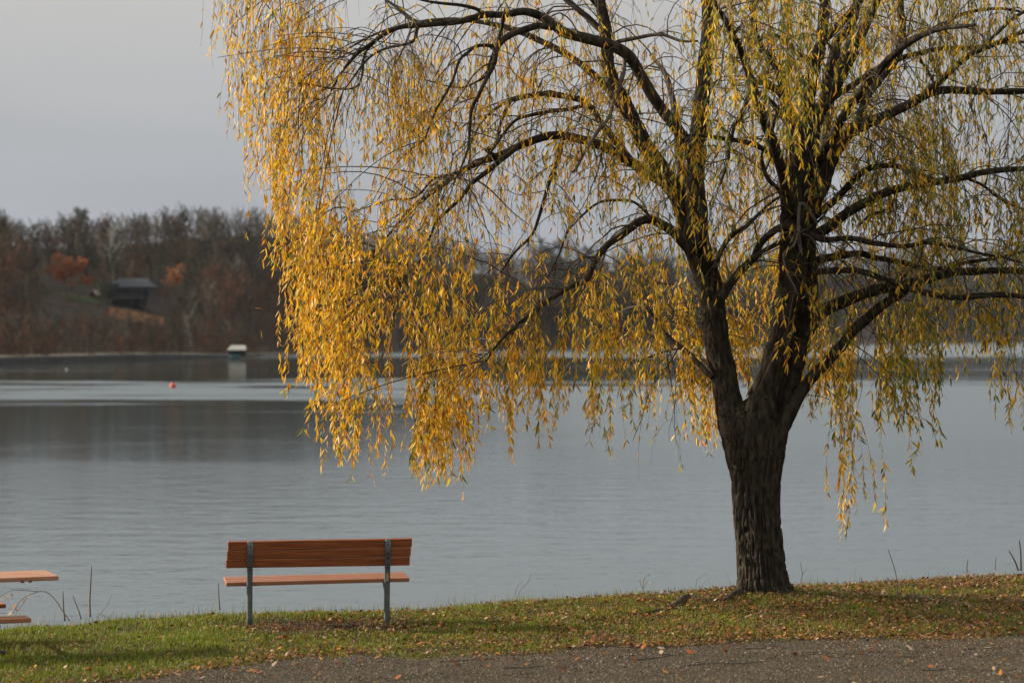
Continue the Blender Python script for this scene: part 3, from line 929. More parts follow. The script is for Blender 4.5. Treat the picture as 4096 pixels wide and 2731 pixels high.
BD = 24.05
bx = (1274 - CX) / F * BD
bench = empty('park_bench', (bx, BD, float(zg(np.array(bx), np.array(BD)))), R(10.5))
tag(bench, 'red brown plank park bench on two steel posts facing the lake', 'bench')
HB = 0.685
def back_line(z):                      # y of the post's rear side at height z: it leans towards the camera above the seat
    return 0.0 - 0.03 * z - 0.20 * max(0.0, z - 0.42)
for sx in (-1, 1):
    pts = [(sx * HB, back_line(z), z) for z in (-0.12, 0.1, 0.3, 0.42, 0.55, 0.70, 0.845)]
    m_ = MB(); V, F4, F3 = tube_arrays(np.array(pts, float), np.array([0.0295] * 7), 16)
    V = V.reshape(-1, 3)
    up = np.clip((V[:, 2] - 0.40) / 0.1, 0, 1)                   # tube flattened to a channel where the boards bolt on
    yc = np.array([back_line(z) for z in V[:, 2]])
    V[:, 1] = yc + (V[:, 1] - yc) * (1 - 0.55 * up)
    m_.add(V, F3, F4)
    post = m_.build('post', M['steel'], bench, True)
    for z in (0.80, 0.71, 0.665, 0.60, 0.565):
        b = MB(); y = back_line(z) - 0.019
        b.tube([(sx * HB, y + 0.01, z), (sx * HB, y - 0.004, z), (sx * HB, y - 0.007, z)], [0.008, 0.008, 0.004], 8); b.build('bolt', M['bolt'], post)
    b = MB(); yb_ = back_line(0.38)
    b.tube([(sx * HB, yb_ + 0.02, 0.385), (sx * HB, yb_ + 0.24, 0.395), (sx * HB, yb_ + 0.44, 0.40)], 0.018, 8)
    b.tube([(sx * HB, yb_ + 0.02, 0.27), (sx * HB, yb_ + 0.10, 0.31), (sx * HB, yb_ + 0.22, 0.385)], 0.016, 8)
    b.build('seat_bracket', M['steel'], bench, True)
    if sx == 1:
        b = MB(); b.box((sx * HB, back_line(0.47) - 0.0235, 0.47), (0.022, 0.004, 0.085), Matrix.Rotation(R(11), 3, 'X')); b.build('plate', M['plate'], post)
for k in range(3):
    zc = 0.81 - 0.0912 * k
    m_ = MB(); plank(m_, 1.83, 0.038, 0.0885, (0.0, 0, 0))
    o = m_.build('back_board', M['wood'], bench)
    o.location = (0.012 - 0.008 * k, back_line(zc) + 0.036, zc); o.rotation_euler = (R(13), R(0.12 * (k - 1)), 0)
for k in range(4):
    m_ = MB(); plank(m_, 1.83, 0.089, 0.04, (0, 0, 0))
    o = m_.build('seat_board', M['wood2'], bench)
    o.location = (0.0, 0.055 + 0.094 * k, 0.4275 + 0.006 * k); o.rotation_euler = (R(3.5), R(-0.45), 0)

# ------------------------------------------------------------------ picnic table at the left edge
TD = 22.3
rz = R(22)
end = W(135 * S, 1322 * S, 22.05)          # near right corner of the top
tz = end[2]
TL, TW_ = 1.9, 0.62
ct, st = math.cos(rz), math.sin(rz)
tc0 = np.array([end[0], end[1]]) + np.array([ct, st]) * (-TL / 2) + np.array([-st, ct]) * (TW_ / 2)
tg = float(zg(np.array(tc0[0]), np.array(tc0[1])))
table = empty('picnic_table', (tc0[0], tc0[1], tg), rz)
tag(table, 'picnic table with reddish plank top and bench seats cut by the left edge', 'picnic table')
th_ = tz - tg
for k in range(5):
    m_ = MB(); plank(m_, TL, 0.117, 0.04, (0, 0, 0)); o = m_.build('table_board', M['wood3'], table)
    o.location = (0, -TW_ / 2 + 0.0625 + k * 0.1235, th_ - 0.02)
for sy, off in ((-1, 0.60), (1, 0.62)):
    for k in range(2):
        m_ = MB(); plank(m_, TL - 0.62, 0.115, 0.04, (0, 0, 0)); o = m_.build('seat_board', M['wood2'], table)
        o.location = (-0.02, sy * (off - 0.05 + 0.12 * k), th_ - 0.345)
for sx in (-0.33, 0.33):
    m_ = MB()
    for sy in (-1, 1):
        m_.tube([(sx, sy * 0.24, th_ - 0.05), (sx, sy * 0.40, 0.35), (sx, sy * 0.52, 0.03)], 0.024, 8)
    m_.tube([(sx, -0.72, th_ - 0.39), (sx, 0.72, th_ - 0.39)], 0.022, 8)
    m_.tube([(sx, -0.27, th_ - 0.055), (sx, 0.27, th_ - 0.055)], 0.02, 8)
    m_.build('leg_frame', M['black'], table, True)
    for sy in (-1, 1):
        f_ = MB(); f_.tube([(sx - 0.06, sy * 0.53, 0.035), (sx + 0.03, sy * 0.53, 0.03), (sx + 0.10, sy * 0.53, 0.025)], [0.028, 0.03, 0.022], 8); f_.build('foot', M['black'], table, True)
for q in (-0.02, 0.05):
    m_ = MB(); m_.tube([(TL / 2 - 0.30 + q, -0.25, th_ - 0.036), (TL / 2 - 0.30 + q, -0.25, th_ - 0.055)], 0.016, 8); m_.build('bolt', M['black'], table)

# ------------------------------------------------------------------ willow: limbs traced as centre lines (photo px, width px) with their own depth
tree = empty('willow_tree', (TREE_X, TREE_D, float(zg(np.array(TREE_X), np.array(TREE_D)))))
tag(tree, 'large golden weeping willow with a forked furrowed trunk on the bank', 'tree')
inv = np.array([TREE_X, TREE_D, tree.location.z])

ALLPTS = []      # samples of every limb, for hanging twigs on

def bark_disp(P, T, E1, E2, th, s_len, rad, amp, freq, stretch, seed):
    R_ = rad[:, None]
    q = np.stack([np.cos(th)[None] * R_ * freq, np.sin(th)[None] * R_ * freq, np.broadcast_to((s_len * freq / stretch)[:, None], (len(P), len(th)))], -1) + seed
    warp = noise3(q * 0.6 + 31.0) - 0.5
    q2 = q.copy(); q2[..., 0] += warp * 1.6; q2[..., 1] -= warp * 1.6
    n1 = np.clip(np.abs(2 * noise3(q2) - 1) / 0.32, 0, 1) ** 0.8
    n2 = np.clip(np.abs(2 * noise3(q2 * np.array([2.1, 2.1, 1.7]) + 11.0) - 1) / 0.45, 0, 1)
    return amp * (n1 * 0.7 + n2 * 0.4 - 0.85)

def limb_mesh(name, pts, d0, d1, seg, step, amp, parent, ell=1.0, flare=0.0, freq=22.0, dpow=1.0, m=None, store=True):
    pts = np.array(pts, float)
    cum = np.concatenate([[0], np.cumsum(np.hypot(*np.diff(pts[:, :2], axis=0).T))]); t = cum / cum[-1]
    rows = []
    for (x, y, w_), u in zip(pts, t):
        D = TREE_D + lerp(d0, d1, u ** dpow)
        rows.append([*W(x, y, D), w_ / 2 / F * D])
    C_ = catmull(rows, step)
    P, rad = C_[:, :3], np.maximum(C_[:, 3], 0.003)
    if amp > 0 and flare == 0 and len(P) > 6:        # natural small bends
        k = np.cumsum(np.concatenate([[0], np.linalg.norm(np.diff(P, axis=0), axis=1)]))
        wob = (np.stack([noise2(k, k * 0, 3.0, pts[0, 0] * 0.01 + q) for q in (1, 2, 3)], -1) - 0.5) * np.minimum(rad, 0.05)[:, None] * 0.7
        P = P + wob * np.minimum(1, np.arange(len(P)) / 6.0)[:, None]
    T, E1, E2 = frames(P)
    th = np.linspace(0, 2 * np.pi, seg, endpoint=False)
    sl = np.concatenate([[0], np.cumsum(np.linalg.norm(np.diff(P, axis=0), axis=1))])
    rr = np.broadcast_to(rad[:, None], (len(P), seg)).copy()
    if flare:
        hgt = P[:, 2] - P[0, 2]
        lob = 0.55 + 0.45 * np.cos(4 * th + 0.7) + 0.25 * np.cos(7 * th + 2.0)
        rr += flare * np.exp(-hgt / 0.16)[:, None] * lob[None]
        rr *= 1 + 0.035 * np.cos(3 * th[None] + sl[:, None] * 2.0) + 0.02 * np.cos(6 * th[None] - sl[:, None] * 3)
    if amp > 0:
        rr += bark_disp(P, T, E1, E2, th, sl, rad, amp, freq, 7.0, pts[0, 0] * 0.37 + pts[0, 1])
    if np.isscalar(ell): el = np.full(len(P), ell)
    else: el = np.interp(np.linspace(0, 1, len(P)), np.linspace(0, 1, len(ell)), ell)
    Vt = P[:, None] + rr[..., None] * (np.cos(th)[None, :, None] * E1[:, None] + np.sin(th)[None, :, None] * E2[:, None] * el[:, None, None])
    n = len(P)
    i = np.arange(n - 1)[:, None] * seg; j = np.arange(seg)[None]; k = (j + 1) % seg
    F4 = np.stack([i + j, i + k, i + seg + k, i + seg + j], -1).reshape(-1, 4)
    Vt = np.concatenate([Vt.reshape(-1, 3), P[-1:] + T[-1:] * rad[-1] * 0.5])
    o = (n - 1) * seg; jj = np.arange(seg); kk = (jj + 1) % seg
    F3 = np.stack([np.full(seg, n * seg), o + jj, o + kk], -1)
    off = inv
    ob = obj(name, new_mesh(name, Vt - off, [F4, F3], None, True), m or M['bark'], parent)
    if store:
        idx = np.arange(0, n, max(1, int(0.06 / step)))
        ALLPTS.append(np.concatenate([P[idx], rad[idx, None], T[idx]], 1))
    return ob

trunk = limb_mesh('trunk', [(x_, y_, w_ * (0.90 if y_ > 1760 else 0.94)) for x_, y_, w_ in [(3066, 2440, 246), (3064, 2400, 240), (3062, 2372, 232), (3055, 2333, 218), (3047, 2257, 208), (3028, 2065, 204), (3022, 1951, 210), (3022, 1874, 222),
                            (3022, 1798, 244), (3018, 1730, 258), (3010, 1680, 244), (3004, 1640, 196), (3000, 1612, 120), (2998, 1596, 40)]], 0.03, 0.06, 300, 0.009, 0.046, tree,
                  ell=[1, 1, 1, 1, 1, 1, 0.95, 0.85, 0.66, 0.55], flare=0.085, freq=32.0, store=False)
LIMBS = {}
def limb(key, pts, d0, d1, parent=None, **k):
    if key in ('L', 'R1', 'R2'): pts = [(x_, y_, w_ * 0.92) for x_, y_, w_ in pts]
    wmax = max(p[2] for p in pts)
    seg = 72 if wmax > 85 else 40 if wmax > 50 else 22 if wmax > 26 else 10
    step = 0.018 if wmax > 85 else 0.025 if wmax > 50 else 0.035 if wmax > 26 else 0.06
    amp = 0.032 if wmax > 85 else 0.017 if wmax > 50 else 0.005 if wmax > 26 else 0.0015
    par = tree if parent is None else LIMBS[parent]
    LIMBS[key] = limb_mesh('limb' if parent is None else 'branch', pts, d0, d1, seg, step, amp, par, freq=34.0 if wmax > 50 else 44.0, **k)

limb('L', [(2985, 1960, 110), (2970, 1830, 140), (2940, 1705, 150), (2918, 1602, 118), (2894, 1491, 114), (2878, 1415, 108), (2866, 1345, 106), (2862, 1300, 110), (2852, 1202, 110), (2838, 1130, 112),
           (2805, 1030, 110), (2785, 961, 114), (2755, 870, 112), (2722, 790, 98), (2670, 715, 84), (2618, 640, 74), (2570, 560, 66), (2510, 440, 58), (2455, 330, 54), (2430, 230, 52),
           (2419, 110, 50), (2400, 0, 46), (2388, -140, 40), (2395, -330, 28), (2370, -560, 14)], 0.05, 0.9)
limb('Lup', [(2800, 980, 70), (2792, 860, 84), (2782, 740, 80), (2788, 600, 72), (2799, 480, 66), (2813, 340, 62), (2824, 200, 57), (2834, 70, 54), (2822, -40, 48), (2800, -250, 34), (2790, -480, 14)], -0.05, 0.5)
limb('A', [(2785, 690, 46), (2768, 612, 50), (2745, 570, 50), (2712, 515, 48), (2660, 450, 46), (2605, 374, 46), (2562, 296, 46), (2517, 226, 48), (2449, 184, 46), (2360, 153, 44), (2258, 129, 42),
           (2218, 102, 40), (2184, 75, 36), (2143, 54, 34), (2088, 44, 32), (2020, 58, 29), (1939, 61, 26), (1850, 85, 24), (1748, 95, 22), (1680, 102, 21), (1599, 110, 19), (1544, 133, 18),
           (1495, 168, 16), (1435, 212, 14), (1381, 270, 11), (1335, 345, 8), (1300, 420, 5)], -0.1, -1.1)
limb('A2', [(2210, 112, 26), (2160, 106, 28), (2122, 112, 28), (2061, 133, 27), (2014, 165, 25), (1988, 204, 23), (1978, 259, 20), (1946, 320, 17), (1912, 388, 15), (1886, 442, 13), (1878, 517, 12), (1874, 585, 10), (1850, 655, 8), (1820, 720, 5)], -0.6, -1.4, 'A')
limb('A3', [(1988, 190, 17), (1950, 182, 15), (1905, 186, 14), (1868, 213, 13), (1840, 240, 12), (1812, 320, 11), (1775, 390, 10), (1748, 430, 9), (1722, 495, 8), (1700, 560, 5)], -0.75, -1.6, 'A')
limb('A4', [(2020, 60, 17), (2010, 90, 17), (2000, 140, 15), (1985, 185, 14), (1960, 250, 13), (1945, 300, 11), (1900, 330, 9), (1850, 350, 8), (1790, 345, 6), (1700, 320, 5)], -0.6, -0.2, 'A')
limb('A5', [(1680, 104, 13), (1668, 120, 14), (1660, 160, 13), (1620, 178, 12), (1560, 190, 11), (1500, 215, 10), (1450, 260, 9), (1400, 330, 7), (1372, 365, 5)], -0.8, -1.9, 'A')
limb('A6', [(1690, 95, 14), (1650, 80, 15), (1620, 55, 14), (1580, 25, 12), (1530, -10, 10), (1480, -60, 7)], -0.85, -0.3, 'A')
limb('A7', [(1945, 60, 16), (1900, 35, 15), (1840, 22, 14), (1760, 12, 12), (1690, 0, 10), (1600, -25, 6)], -0.7, -1.3, 'A')
limb('A8', [(1505, 165, 10), (1460, 215, 10), (1448, 300, 9), (1430, 345, 8), (1380, 358, 8), (1300, 350, 7), (1240, 340, 6), (1150, 330, 5), (1090, 290, 4)], -0.9, -0.6, 'A')
limb('B2', [(2425, 130, 26), (2390, 110, 28), (2350, 70, 26), (2300, 30, 24), (2260, 0, 22), (2200, -60, 17), (2120, -130, 10)], 0.75, 1.2, 'L')
limb('B3', [(2425, 190, 16), (2480, 165, 17), (2560, 150, 16), (2640, 140, 14), (2720, 165, 12), (2790, 165, 8)], 0.75, -0.2, 'L')
limb('C', [(2650, 730, 40), (2585, 690, 42), (2497, 636, 40), (2415, 592, 38), (2347, 565, 36), (2258, 546, 34), (2190, 546, 33), (2122, 563, 32), (2054, 592, 29), (1986, 626, 27), (1925, 645, 24),
           (1850, 682, 21), (1782, 735, 19), (1714, 782, 17), (1646, 830, 15), (1599, 884, 12), (1555, 940, 9), (1500, 1000, 5)], 0.3, 1.0)
limb('C2', [(2080, 580, 20), (2030, 620, 22), (1966, 673, 21), (1891, 728, 18), (1850, 782, 16), (1796, 837, 14), (1748, 884, 12), (1715, 960, 9), (1680, 1040, 7), (1600, 1130, 5)], 0.55, -0.3, 'C')
limb('C3', [(2255, 548, 17), (2244, 585, 19), (2231, 640, 18), (2204, 710, 17), (2184, 782, 15), (2156, 871, 13), (2129, 939, 11), (2060, 1010, 9), (2010, 1080, 6)], 0.5, 0.2, 'C')
limb('C4', [(1990, 624, 14), (1940, 600, 13), (1973, 592, 13), (1993, 530, 13), (2014, 463, 14), (2040, 405, 16)], 0.6, 0.7, 'C')
limb('C5', [(1850, 682, 10), (1790, 700, 10), (1730, 720, 9), (1660, 790, 8), (1560, 800, 7), (1500, 820, 6), (1400, 850, 4)], 0.75, 0.0, 'C')
limb('D', [(2560, 690, 26), (2497, 599, 30), (2442, 531, 28), (2395, 476, 26), (2354, 425, 25), (2306, 395, 24), (2224, 380, 24), (2156, 377, 22), (2088, 391, 20), (2034, 408, 17), (1980, 440, 13), (1920, 500, 10), (1870, 600, 6)], 0.25, 1.3)
limb('D2', [(2360, 432, 16), (2330, 425, 16), (2272, 436, 16), (2190, 446, 15), (2116, 463, 14), (2061, 483, 13), (2007, 544, 11), (1970, 600, 9), (1900, 680, 6)], 0.6, -0.5, 'D')
limb('E', [(2500, 205, 17), (2497, 260, 17), (2490, 306, 17), (2463, 381, 16), (2435, 469, 15), (2401, 510, 16), (2361, 571, 15), (2327, 626, 14), (2300, 680, 12), (2285, 688, 9)], -0.35, -0.7, 'A', m=M['paletwig'])
limb('G', [(2760, 1010, 36), (2735, 975, 38), (2697, 926, 40), (2651, 898, 38), (2605, 882, 36), (2559, 892, 34), (2502, 926, 31), (2444, 966, 28), (2410, 1001, 27), (2381, 1047, 25), (2347, 1116, 24),
           (2295, 1139, 22), (2243, 1167, 21), (2186, 1202, 19), (2146, 1236, 17), (2095, 1275, 15), (2033, 1330, 12), (1972, 1400, 9), (1950, 1440, 5)], -0.15, -0.9)
limb('G2', [(2610, 884, 12), (2585, 850, 12), (2540, 810, 11), (2480, 800, 11), (2400, 808, 10), (2330, 860, 9), (2270, 930, 8), (2240, 1010, 6), (2200, 1090, 4)], -0.35, 0.5, 'G')
limb('H', [(2850, 1510, 22), (2789, 1449, 22), (2731, 1391, 20), (2674, 1345, 18), (2634, 1288, 15), (2576, 1219, 12), (2520, 1160, 7)], 0.05, 0.9)
limb('H2', [(2731, 1391, 9), (2680, 1400, 9), (2620, 1420, 8), (2540, 1450, 5)], 0.35, 0.9, 'H')
limb('I1', [(2888, 1190, 36), (2911, 1147, 36), (2946, 1095, 34), (2980, 1060, 33), (3015, 1026, 31), (3038, 975, 29), (3072, 940, 28), (3122, 908, 29), (3165, 908, 30), (3210, 932, 29), (3260, 950, 26), (3312, 961, 24),
            (3414, 953, 22), (3516, 975, 21), (3618, 988, 19), (3700, 970, 17), (3800, 985, 15), (3900, 1010, 12), (4050, 1040, 9), (4200, 1090, 5)], -0.1, -0.9)
limb('I2', [(3010, 1032, 18), (3060, 1000, 20), (3130, 963, 19), (3190, 940, 17), (3250, 905, 13), (3300, 860, 9)], -0.35, -0.5, 'I1')
limb('I3', [(2862, 1075, 20), (2875, 1020, 21), (2892, 984, 21), (2925, 937, 20), (2972, 911, 18), (3010, 880, 14), (3060, 830, 11), (3130, 780, 7)], -0.05, 0.6)
limb('R1', [(3045, 1950, 120), (3048, 1800, 150), (3048, 1660, 146), (3062, 1560, 118), (3085, 1480, 108), (3105, 1400, 106), (3130, 1300, 108), (3155, 1200, 116), (3168, 1110, 118), (3172, 1020, 120), (3175, 957, 116),
            (3172, 870, 110), (3172, 780, 108), (3178, 680, 96), (3188, 578, 90), (3186, 510, 78), (3172, 470, 60), (3150, 420, 52), (3135, 340, 46), (3108, 272, 40), (3074, 224, 36), (3040, 185, 32), (3014, 110, 28), (3008, 20, 25), (3000, -120, 18), (2980, -300, 10)], 0.0, -0.3)
limb('R2', [(3070, 1960, 90), (3085, 1800, 130), (3112, 1680, 120), (3155, 1520, 96), (3182, 1420, 92), (3208, 1310, 96), (3222, 1200, 100), (3218, 1090, 102), (3216, 1000, 100), (3220, 900, 96), (3225, 780, 92), (3230, 680, 84),
            (3234, 578, 78), (3233, 476, 66), (3238, 381, 56), (3252, 293, 54), (3272, 211, 52), (3285, 136, 48), (3292, 54, 46), (3302, -30, 42), (3320, -200, 30), (3330, -420, 14)], 0.12, 0.35)
limb('R3', [(3240, 620, 56), (3265, 490, 58), (3299, 395, 52), (3314, 320, 48), (3338, 230, 44), (3352, 165, 40), (3390, 120, 36), (3420, 60, 32), (3440, -40, 28), (3480, -220, 16)], 0.25, 1.1)
limb('R4', [(3290, 430, 44), (3326, 381, 46), (3374, 293, 44), (3408, 218, 42), (3442, 156, 40), (3476, 82, 36), (3503, 14, 32), (3540, -100, 24), (3570, -260, 12)], 0.1, -0.5)
limb('Rb', [(3276, 190, 30), (3310, 150, 34), (3346, 114, 34), (3394, 61, 31), (3442, 0, 28), (3510, -90, 18)], 0.2, -0.3, 'R2')
limb('J', [(3160, 440, 30), (3129, 381, 33), (3088, 347, 31), (3054, 328, 28), (3013, 340, 24), (2993, 385, 20), (2972, 449, 17), (2938, 503, 15), (2918, 585, 13), (2911, 653, 10), (2880, 740, 6)], -0.15, -1.0, 'R1')
limb('J2', [(3150, 500, 20), (3108, 437, 23), (3074, 401, 22), (3040, 381, 20), (3010, 380, 12)], -0.05, -0.4, 'R1')
limb('J3', [(3135, 790, 22), (3110, 755, 20), (3067, 707, 18), (3047, 633, 16), (3074, 565, 15), (3095, 497, 15), (3108, 450, 14)], 0.25, 0.3, 'R1')
limb('Kb', [(3180, 360, 24), (3205, 330, 26), (3235, 300, 26)], -0.1, 0.1, 'R1')
limb('Mb', [(3250, 245, 17), (3203, 220, 18), (3163, 186, 17), (3122, 152, 15), (3081, 143, 14), (3040, 160, 11), (2990, 210, 7)], 0.1, -0.9, 'R2')
limb('T', [(3170, 720, 26), (3122, 645, 25), (3067, 605, 23), (3013, 578, 21), (2959, 565, 20), (2877, 554, 18), (2809, 544, 15), (2740, 540, 8)], -0.2, -0.9, 'R1')
limb('N', [(3250, 830, 66), (3272, 770, 74), (3292, 728, 74), (3312, 655, 68), (3340, 599, 64), (3380, 551, 58), (3428, 517, 50), (3482, 490, 44), (3550, 463, 38), (3618, 424, 36), (3686, 388, 34), (3754, 366, 32),
           (3857, 362, 29), (3959, 371, 27), (4096, 367, 24), (4250, 380, 18), (4450, 450, 9)], -0.05, -0.9)
limb('N2', [(3400, 530, 30), (3440, 470, 34), (3466, 390, 32), (3500, 340, 34), (3540, 285, 36), (3578, 238, 36), (3600, 180, 34), (3608, 110, 32), (3602, 40, 30), (3605, -60, 24), (3630, -220, 12)], -0.3, 0.6, 'N')
limb('N3', [(3690, 385, 22), (3728, 348, 26), (3768, 320, 26), (3822, 265, 26), (3884, 218, 24), (3945, 190, 23), (4027, 156, 20), (4110, 125, 17), (4250, 90, 9)], -0.45, -1.2, 'N')
limb('N4', [(3745, 365, 10), (3720, 300, 11), (3690, 250, 11), (3670, 220, 9)], -0.5, -0.2, 'N')
limb('O', [(3300, 420, 22), (3345, 385, 26), (3408, 342, 25), (3482, 293, 24), (3544, 265, 24), (3612, 231, 22), (3686, 211, 20), (3775, 194, 19), (3891, 194, 18), (3993, 173, 15), (4096, 170, 12), (4250, 200, 6)], 0.2, 0.9)
limb('Pb', [(3595, 190, 18), (3632, 163, 19), (3686, 136, 18), (3761, 109, 16), (3789, 88, 15), (3857, 54, 14), (3959, 37, 13), (4047, 41, 11), (4150, 70, 7)], 0.4, 0.0)
limb('Q', [(3930, 185, 13), (3993, 129, 15), (4054, 75, 15), (4130, 30, 12), (4250, -30, 7)], -0.9, -0.6, 'N')
limb('Sx', [(3240, 950, 40), (3290, 925, 44), (3340, 890, 42), (3380, 857, 40), (3448, 818, 38), (3516, 783, 36), (3598, 755, 34), (3686, 736, 32), (3754, 724, 30), (3857, 707, 27), (3959, 687, 25), (4096, 677, 22), (4280, 690, 12)], -0.1, -0.7)
limb('S2', [(3245, 880, 28), (3300, 835, 31), (3346, 796, 30), (3401, 735, 28), (3462, 682, 25), (3550, 663, 22), (3618, 673, 20), (3686, 701, 18), (3740, 720, 14)], 0.15, -0.3)
limb('S3', [(3850, 708, 12), (3930, 740, 12), (3990, 790, 11), (4060, 825, 9), (4150, 850, 6)], -0.4, 0.4, 'Sx')
limb('S4', [(3590, 757, 12), (3560, 830, 11), (3480, 860, 10), (3440, 900, 9)], -0.3, 0.4, 'Sx')
limb('U', [(3235, 1080, 34), (3280, 1040, 36), (3330, 1026, 32), (3388, 1018, 30), (3445, 1016, 27), (3503, 1032, 24), (3560, 1040, 22), (3635, 1055, 21), (3704, 1074, 20), (3790, 1066, 18), (3876, 1049, 16), (3991, 1032, 14), (4110, 1005, 10), (4250, 1000, 6)], 0.3, 1.1)
limb('U2', [(3230, 1110, 24), (3280, 1086, 27), (3388, 1079, 26), (3463, 1092, 24), (3520, 1112, 23), (3589, 1132, 22), (3646, 1156, 24), (3704, 1172, 26), (3761, 1181, 26), (3847, 1187, 25), (3962, 1181, 22), (4096, 1187, 19), (4280, 1220, 10)], -0.05, -0.8)
limb('Vv', [(3225, 1340, 52), (3250, 1292, 54), (3285, 1250, 52), (3325, 1225, 50), (3388, 1202, 48), (3445, 1180, 46), (3531, 1155, 42), (3600, 1146, 40), (3664, 1128, 38), (3732, 1107, 36), (3819, 1088, 33), (3905, 1086, 30), (3991, 1082, 26), (4110, 1090, 21), (4300, 1130, 10)], 0.05, -0.35)
limb('Ww', [(3080, 1800, 40), (3125, 1715, 60), (3165, 1645, 58), (3199, 1589, 50), (3244, 1514, 46), (3302, 1451, 43), (3359, 1388, 41), (3405, 1325, 40), (3474, 1267, 40), (3531, 1221, 38), (3589, 1176, 36), (3650, 1140, 30), (3720, 1120, 18)], -0.12, 0.1)
limb('X1', [(3205, 1010, 11), (3195, 940, 13), (3197, 830, 14), (3212, 815, 14), (3240, 850, 14), (3265, 890, 12)], -0.75, -0.6, 'I1', m=M['paletwig'])
limb('X2', [(3200, 905, 9), (3176, 980, 9), (3135, 1015, 8), (3147, 1089, 7), (3180, 1150, 5), (3193, 1187, 3)], -0.75, -0.9, 'I1', m=M['paletwig'])
# limbs reaching towards and away from the photograph's viewpoint
limb('Y1', [(3175, 900, 50), (3150, 780, 46), (3100, 600, 40), (3020, 380, 34), (2960, 200, 28), (2900, 80, 22), (2860, 20, 14)], -0.1, -3.0)
limb('Y2', [(3200, 900, 50), (3260, 760, 46), (3300, 560, 40), (3330, 360, 32), (3380, 200, 24), (3420, 120, 14)], 0.2, 3.2)
limb('Y3', [(2800, 1000, 44), (2760, 860, 40), (2720, 650, 34), (2700, 450, 28), (2660, 300, 20), (2600, 220, 12)], 0.1, 3.0)
limb('Y4', [(3230, 700, 44), (3320, 560, 40), (3450, 360, 34), (3600, 200, 28), (3750, 120, 20), (3900, 100, 12)], 0.0, -2.6)
limb('Y5', [(2600, 620, 38), (2480, 420, 34), (2300, 240, 28), (2050, 120, 22), (1800, 80, 17), (1550, 120, 11), (1350, 220, 6)], 0.4, 2.2)
limb('Y6', [(2420, 60, 30), (2300, -80, 26), (2100, -180, 22), (1850, -220, 18), (1550, -200, 13), (1250, -120, 9), (1050, 0, 5)], 0.9, 0.2)
limb('Y7', [(3300, -60, 34), (3420, -220, 30), (3700, -330, 24), (4000, -330, 18), (4300, -220, 12), (4500, -60, 7)], 0.3, -0.4)

# exposed root left of the trunk
rt = []
for (x, y, w_) in [(2955, 2392, 60), (2880, 2412, 34), (2800, 2406, 40), (2745, 2400, 44), (2690, 2430, 34), (2600, 2450, 24), (2500, 2462, 20), (2420, 2478, 15), (2260, 2488, 10), (2140, 2484, 5)]:
    D = F * (EYE - 1.96) / (y - HZ); p = W(x, y, D); p[2] = float(zg(p[0], p[1])) + 0.005
    rt.append([*p, w_ / 2 / F * D * 0.8])
C_ = catmull(rt, 0.02)
V, F4, F3 = tube_arrays(C_[:, :3], C_[:, 3] * (0.8 + 0.5 * noise2(np.arange(len(C_)) * 0.13, np.zeros(len(C_)), 1.0, 8)), 14)
V = V + (noise3(V * 30) - 0.5)[:, None] * 0.012
obj('surface_root', new_mesh('surface_root', V - inv, [F4, F3], None, True), M['bark'], tree)

# ------------------------------------------------------------------ hanging twigs and leaves
rl = np.random.default_rng(77)
AP = np.concatenate(ALLPTS)
AP_px, AP_py = PX(AP[:, :3])
bearers, strands = [], []          # polylines with radii
LB, LD, LS, LG = [], [], [], []    # leaf base, direction, length, greenness

ENV = np.array([(-900, 430), (-100, 470), (0, 486), (150, 542), (300, 566), (450, 588), (550, 606), (700, 624), (940, 632), (975, 735), (1130, 756), (1300, 800)], float) * S

def add_strand(p, vel, length, dens, green, start_bare, r0=0.0022):
    n = max(5, int(length / 0.07))
    step = length / n
    d = vel / (np.linalg.norm(vel) + 1e-9)
    sway = rl.normal(0, 0.035, 3); sway[2] = 0
    P = [p]
    ph = rl.uniform(0, 6.28)
    for k in range(n):
        d = d * 0.72 + np.array([0, 0, -0.36]) + sway + 0.05 * np.array([math.sin(k * 0.5 + ph), math.cos(k * 0.4 + ph), 0])
        d = d / np.linalg.norm(d)
        P.append(P[-1] + d * step)
    P = np.array(P)
    ex, ey = PX(P)
    if (ex < np.interp(ey, ENV[:, 0], ENV[:, 1]) - rl.exponential(22) * S).mean() > 0.25: return
    mx_, by_ = ex.mean() / S, ey[-1] / S
    for g0, g1, gy in ((738, 766, 930), (902, 938, 720), (1102, 1132, 560), (1242, 1278, 520), (1530, 1552, 700), (1965, 2010, 760), (660, 690, 820), (1185, 1200, 640), (835, 850, 800), (1440, 1458, 760)):
        if g0 < mx_ < g1 and by_ > gy and rl.random() < 0.85: return
    strands.append((P, r0))
    nl = int(length * dens * rl.uniform(0.6, 1.25))
    if nl < 1: return
    u = start_bare + (1 - start_bare) * rl.random(nl) ** 0.85
    f = u * n; i = np.minimum(f.astype(int), n - 1); w_ = (f - i)[:, None]
    b = P[i] * (1 - w_) + P[i + 1] * w_
    t = P[i + 1] - P[i]; t /= np.linalg.norm(t, axis=1, keepdims=True)
    az = rl.uniform(0, 6.283, nl); sp_ = np.clip(rl.normal(0.50, 0.24, nl), 0.05, 1.3)
    side = np.stack([np.cos(az), np.sin(az), np.zeros(nl)], -1)
    dd = t * np.cos(sp_)[:, None] + side * np.sin(sp_)[:, None] + np.array([0, 0, -0.22])
    dd /= np.linalg.norm(dd, axis=1, keepdims=True)
    LB.append(b); LD.append(dd); LS.append(np.clip(rl.normal(0.088, 0.024, nl), 0.035, 0.145) * (0.90 if ey[0] < 430 * S else 1.0)); LG.append(np.full(nl, green))

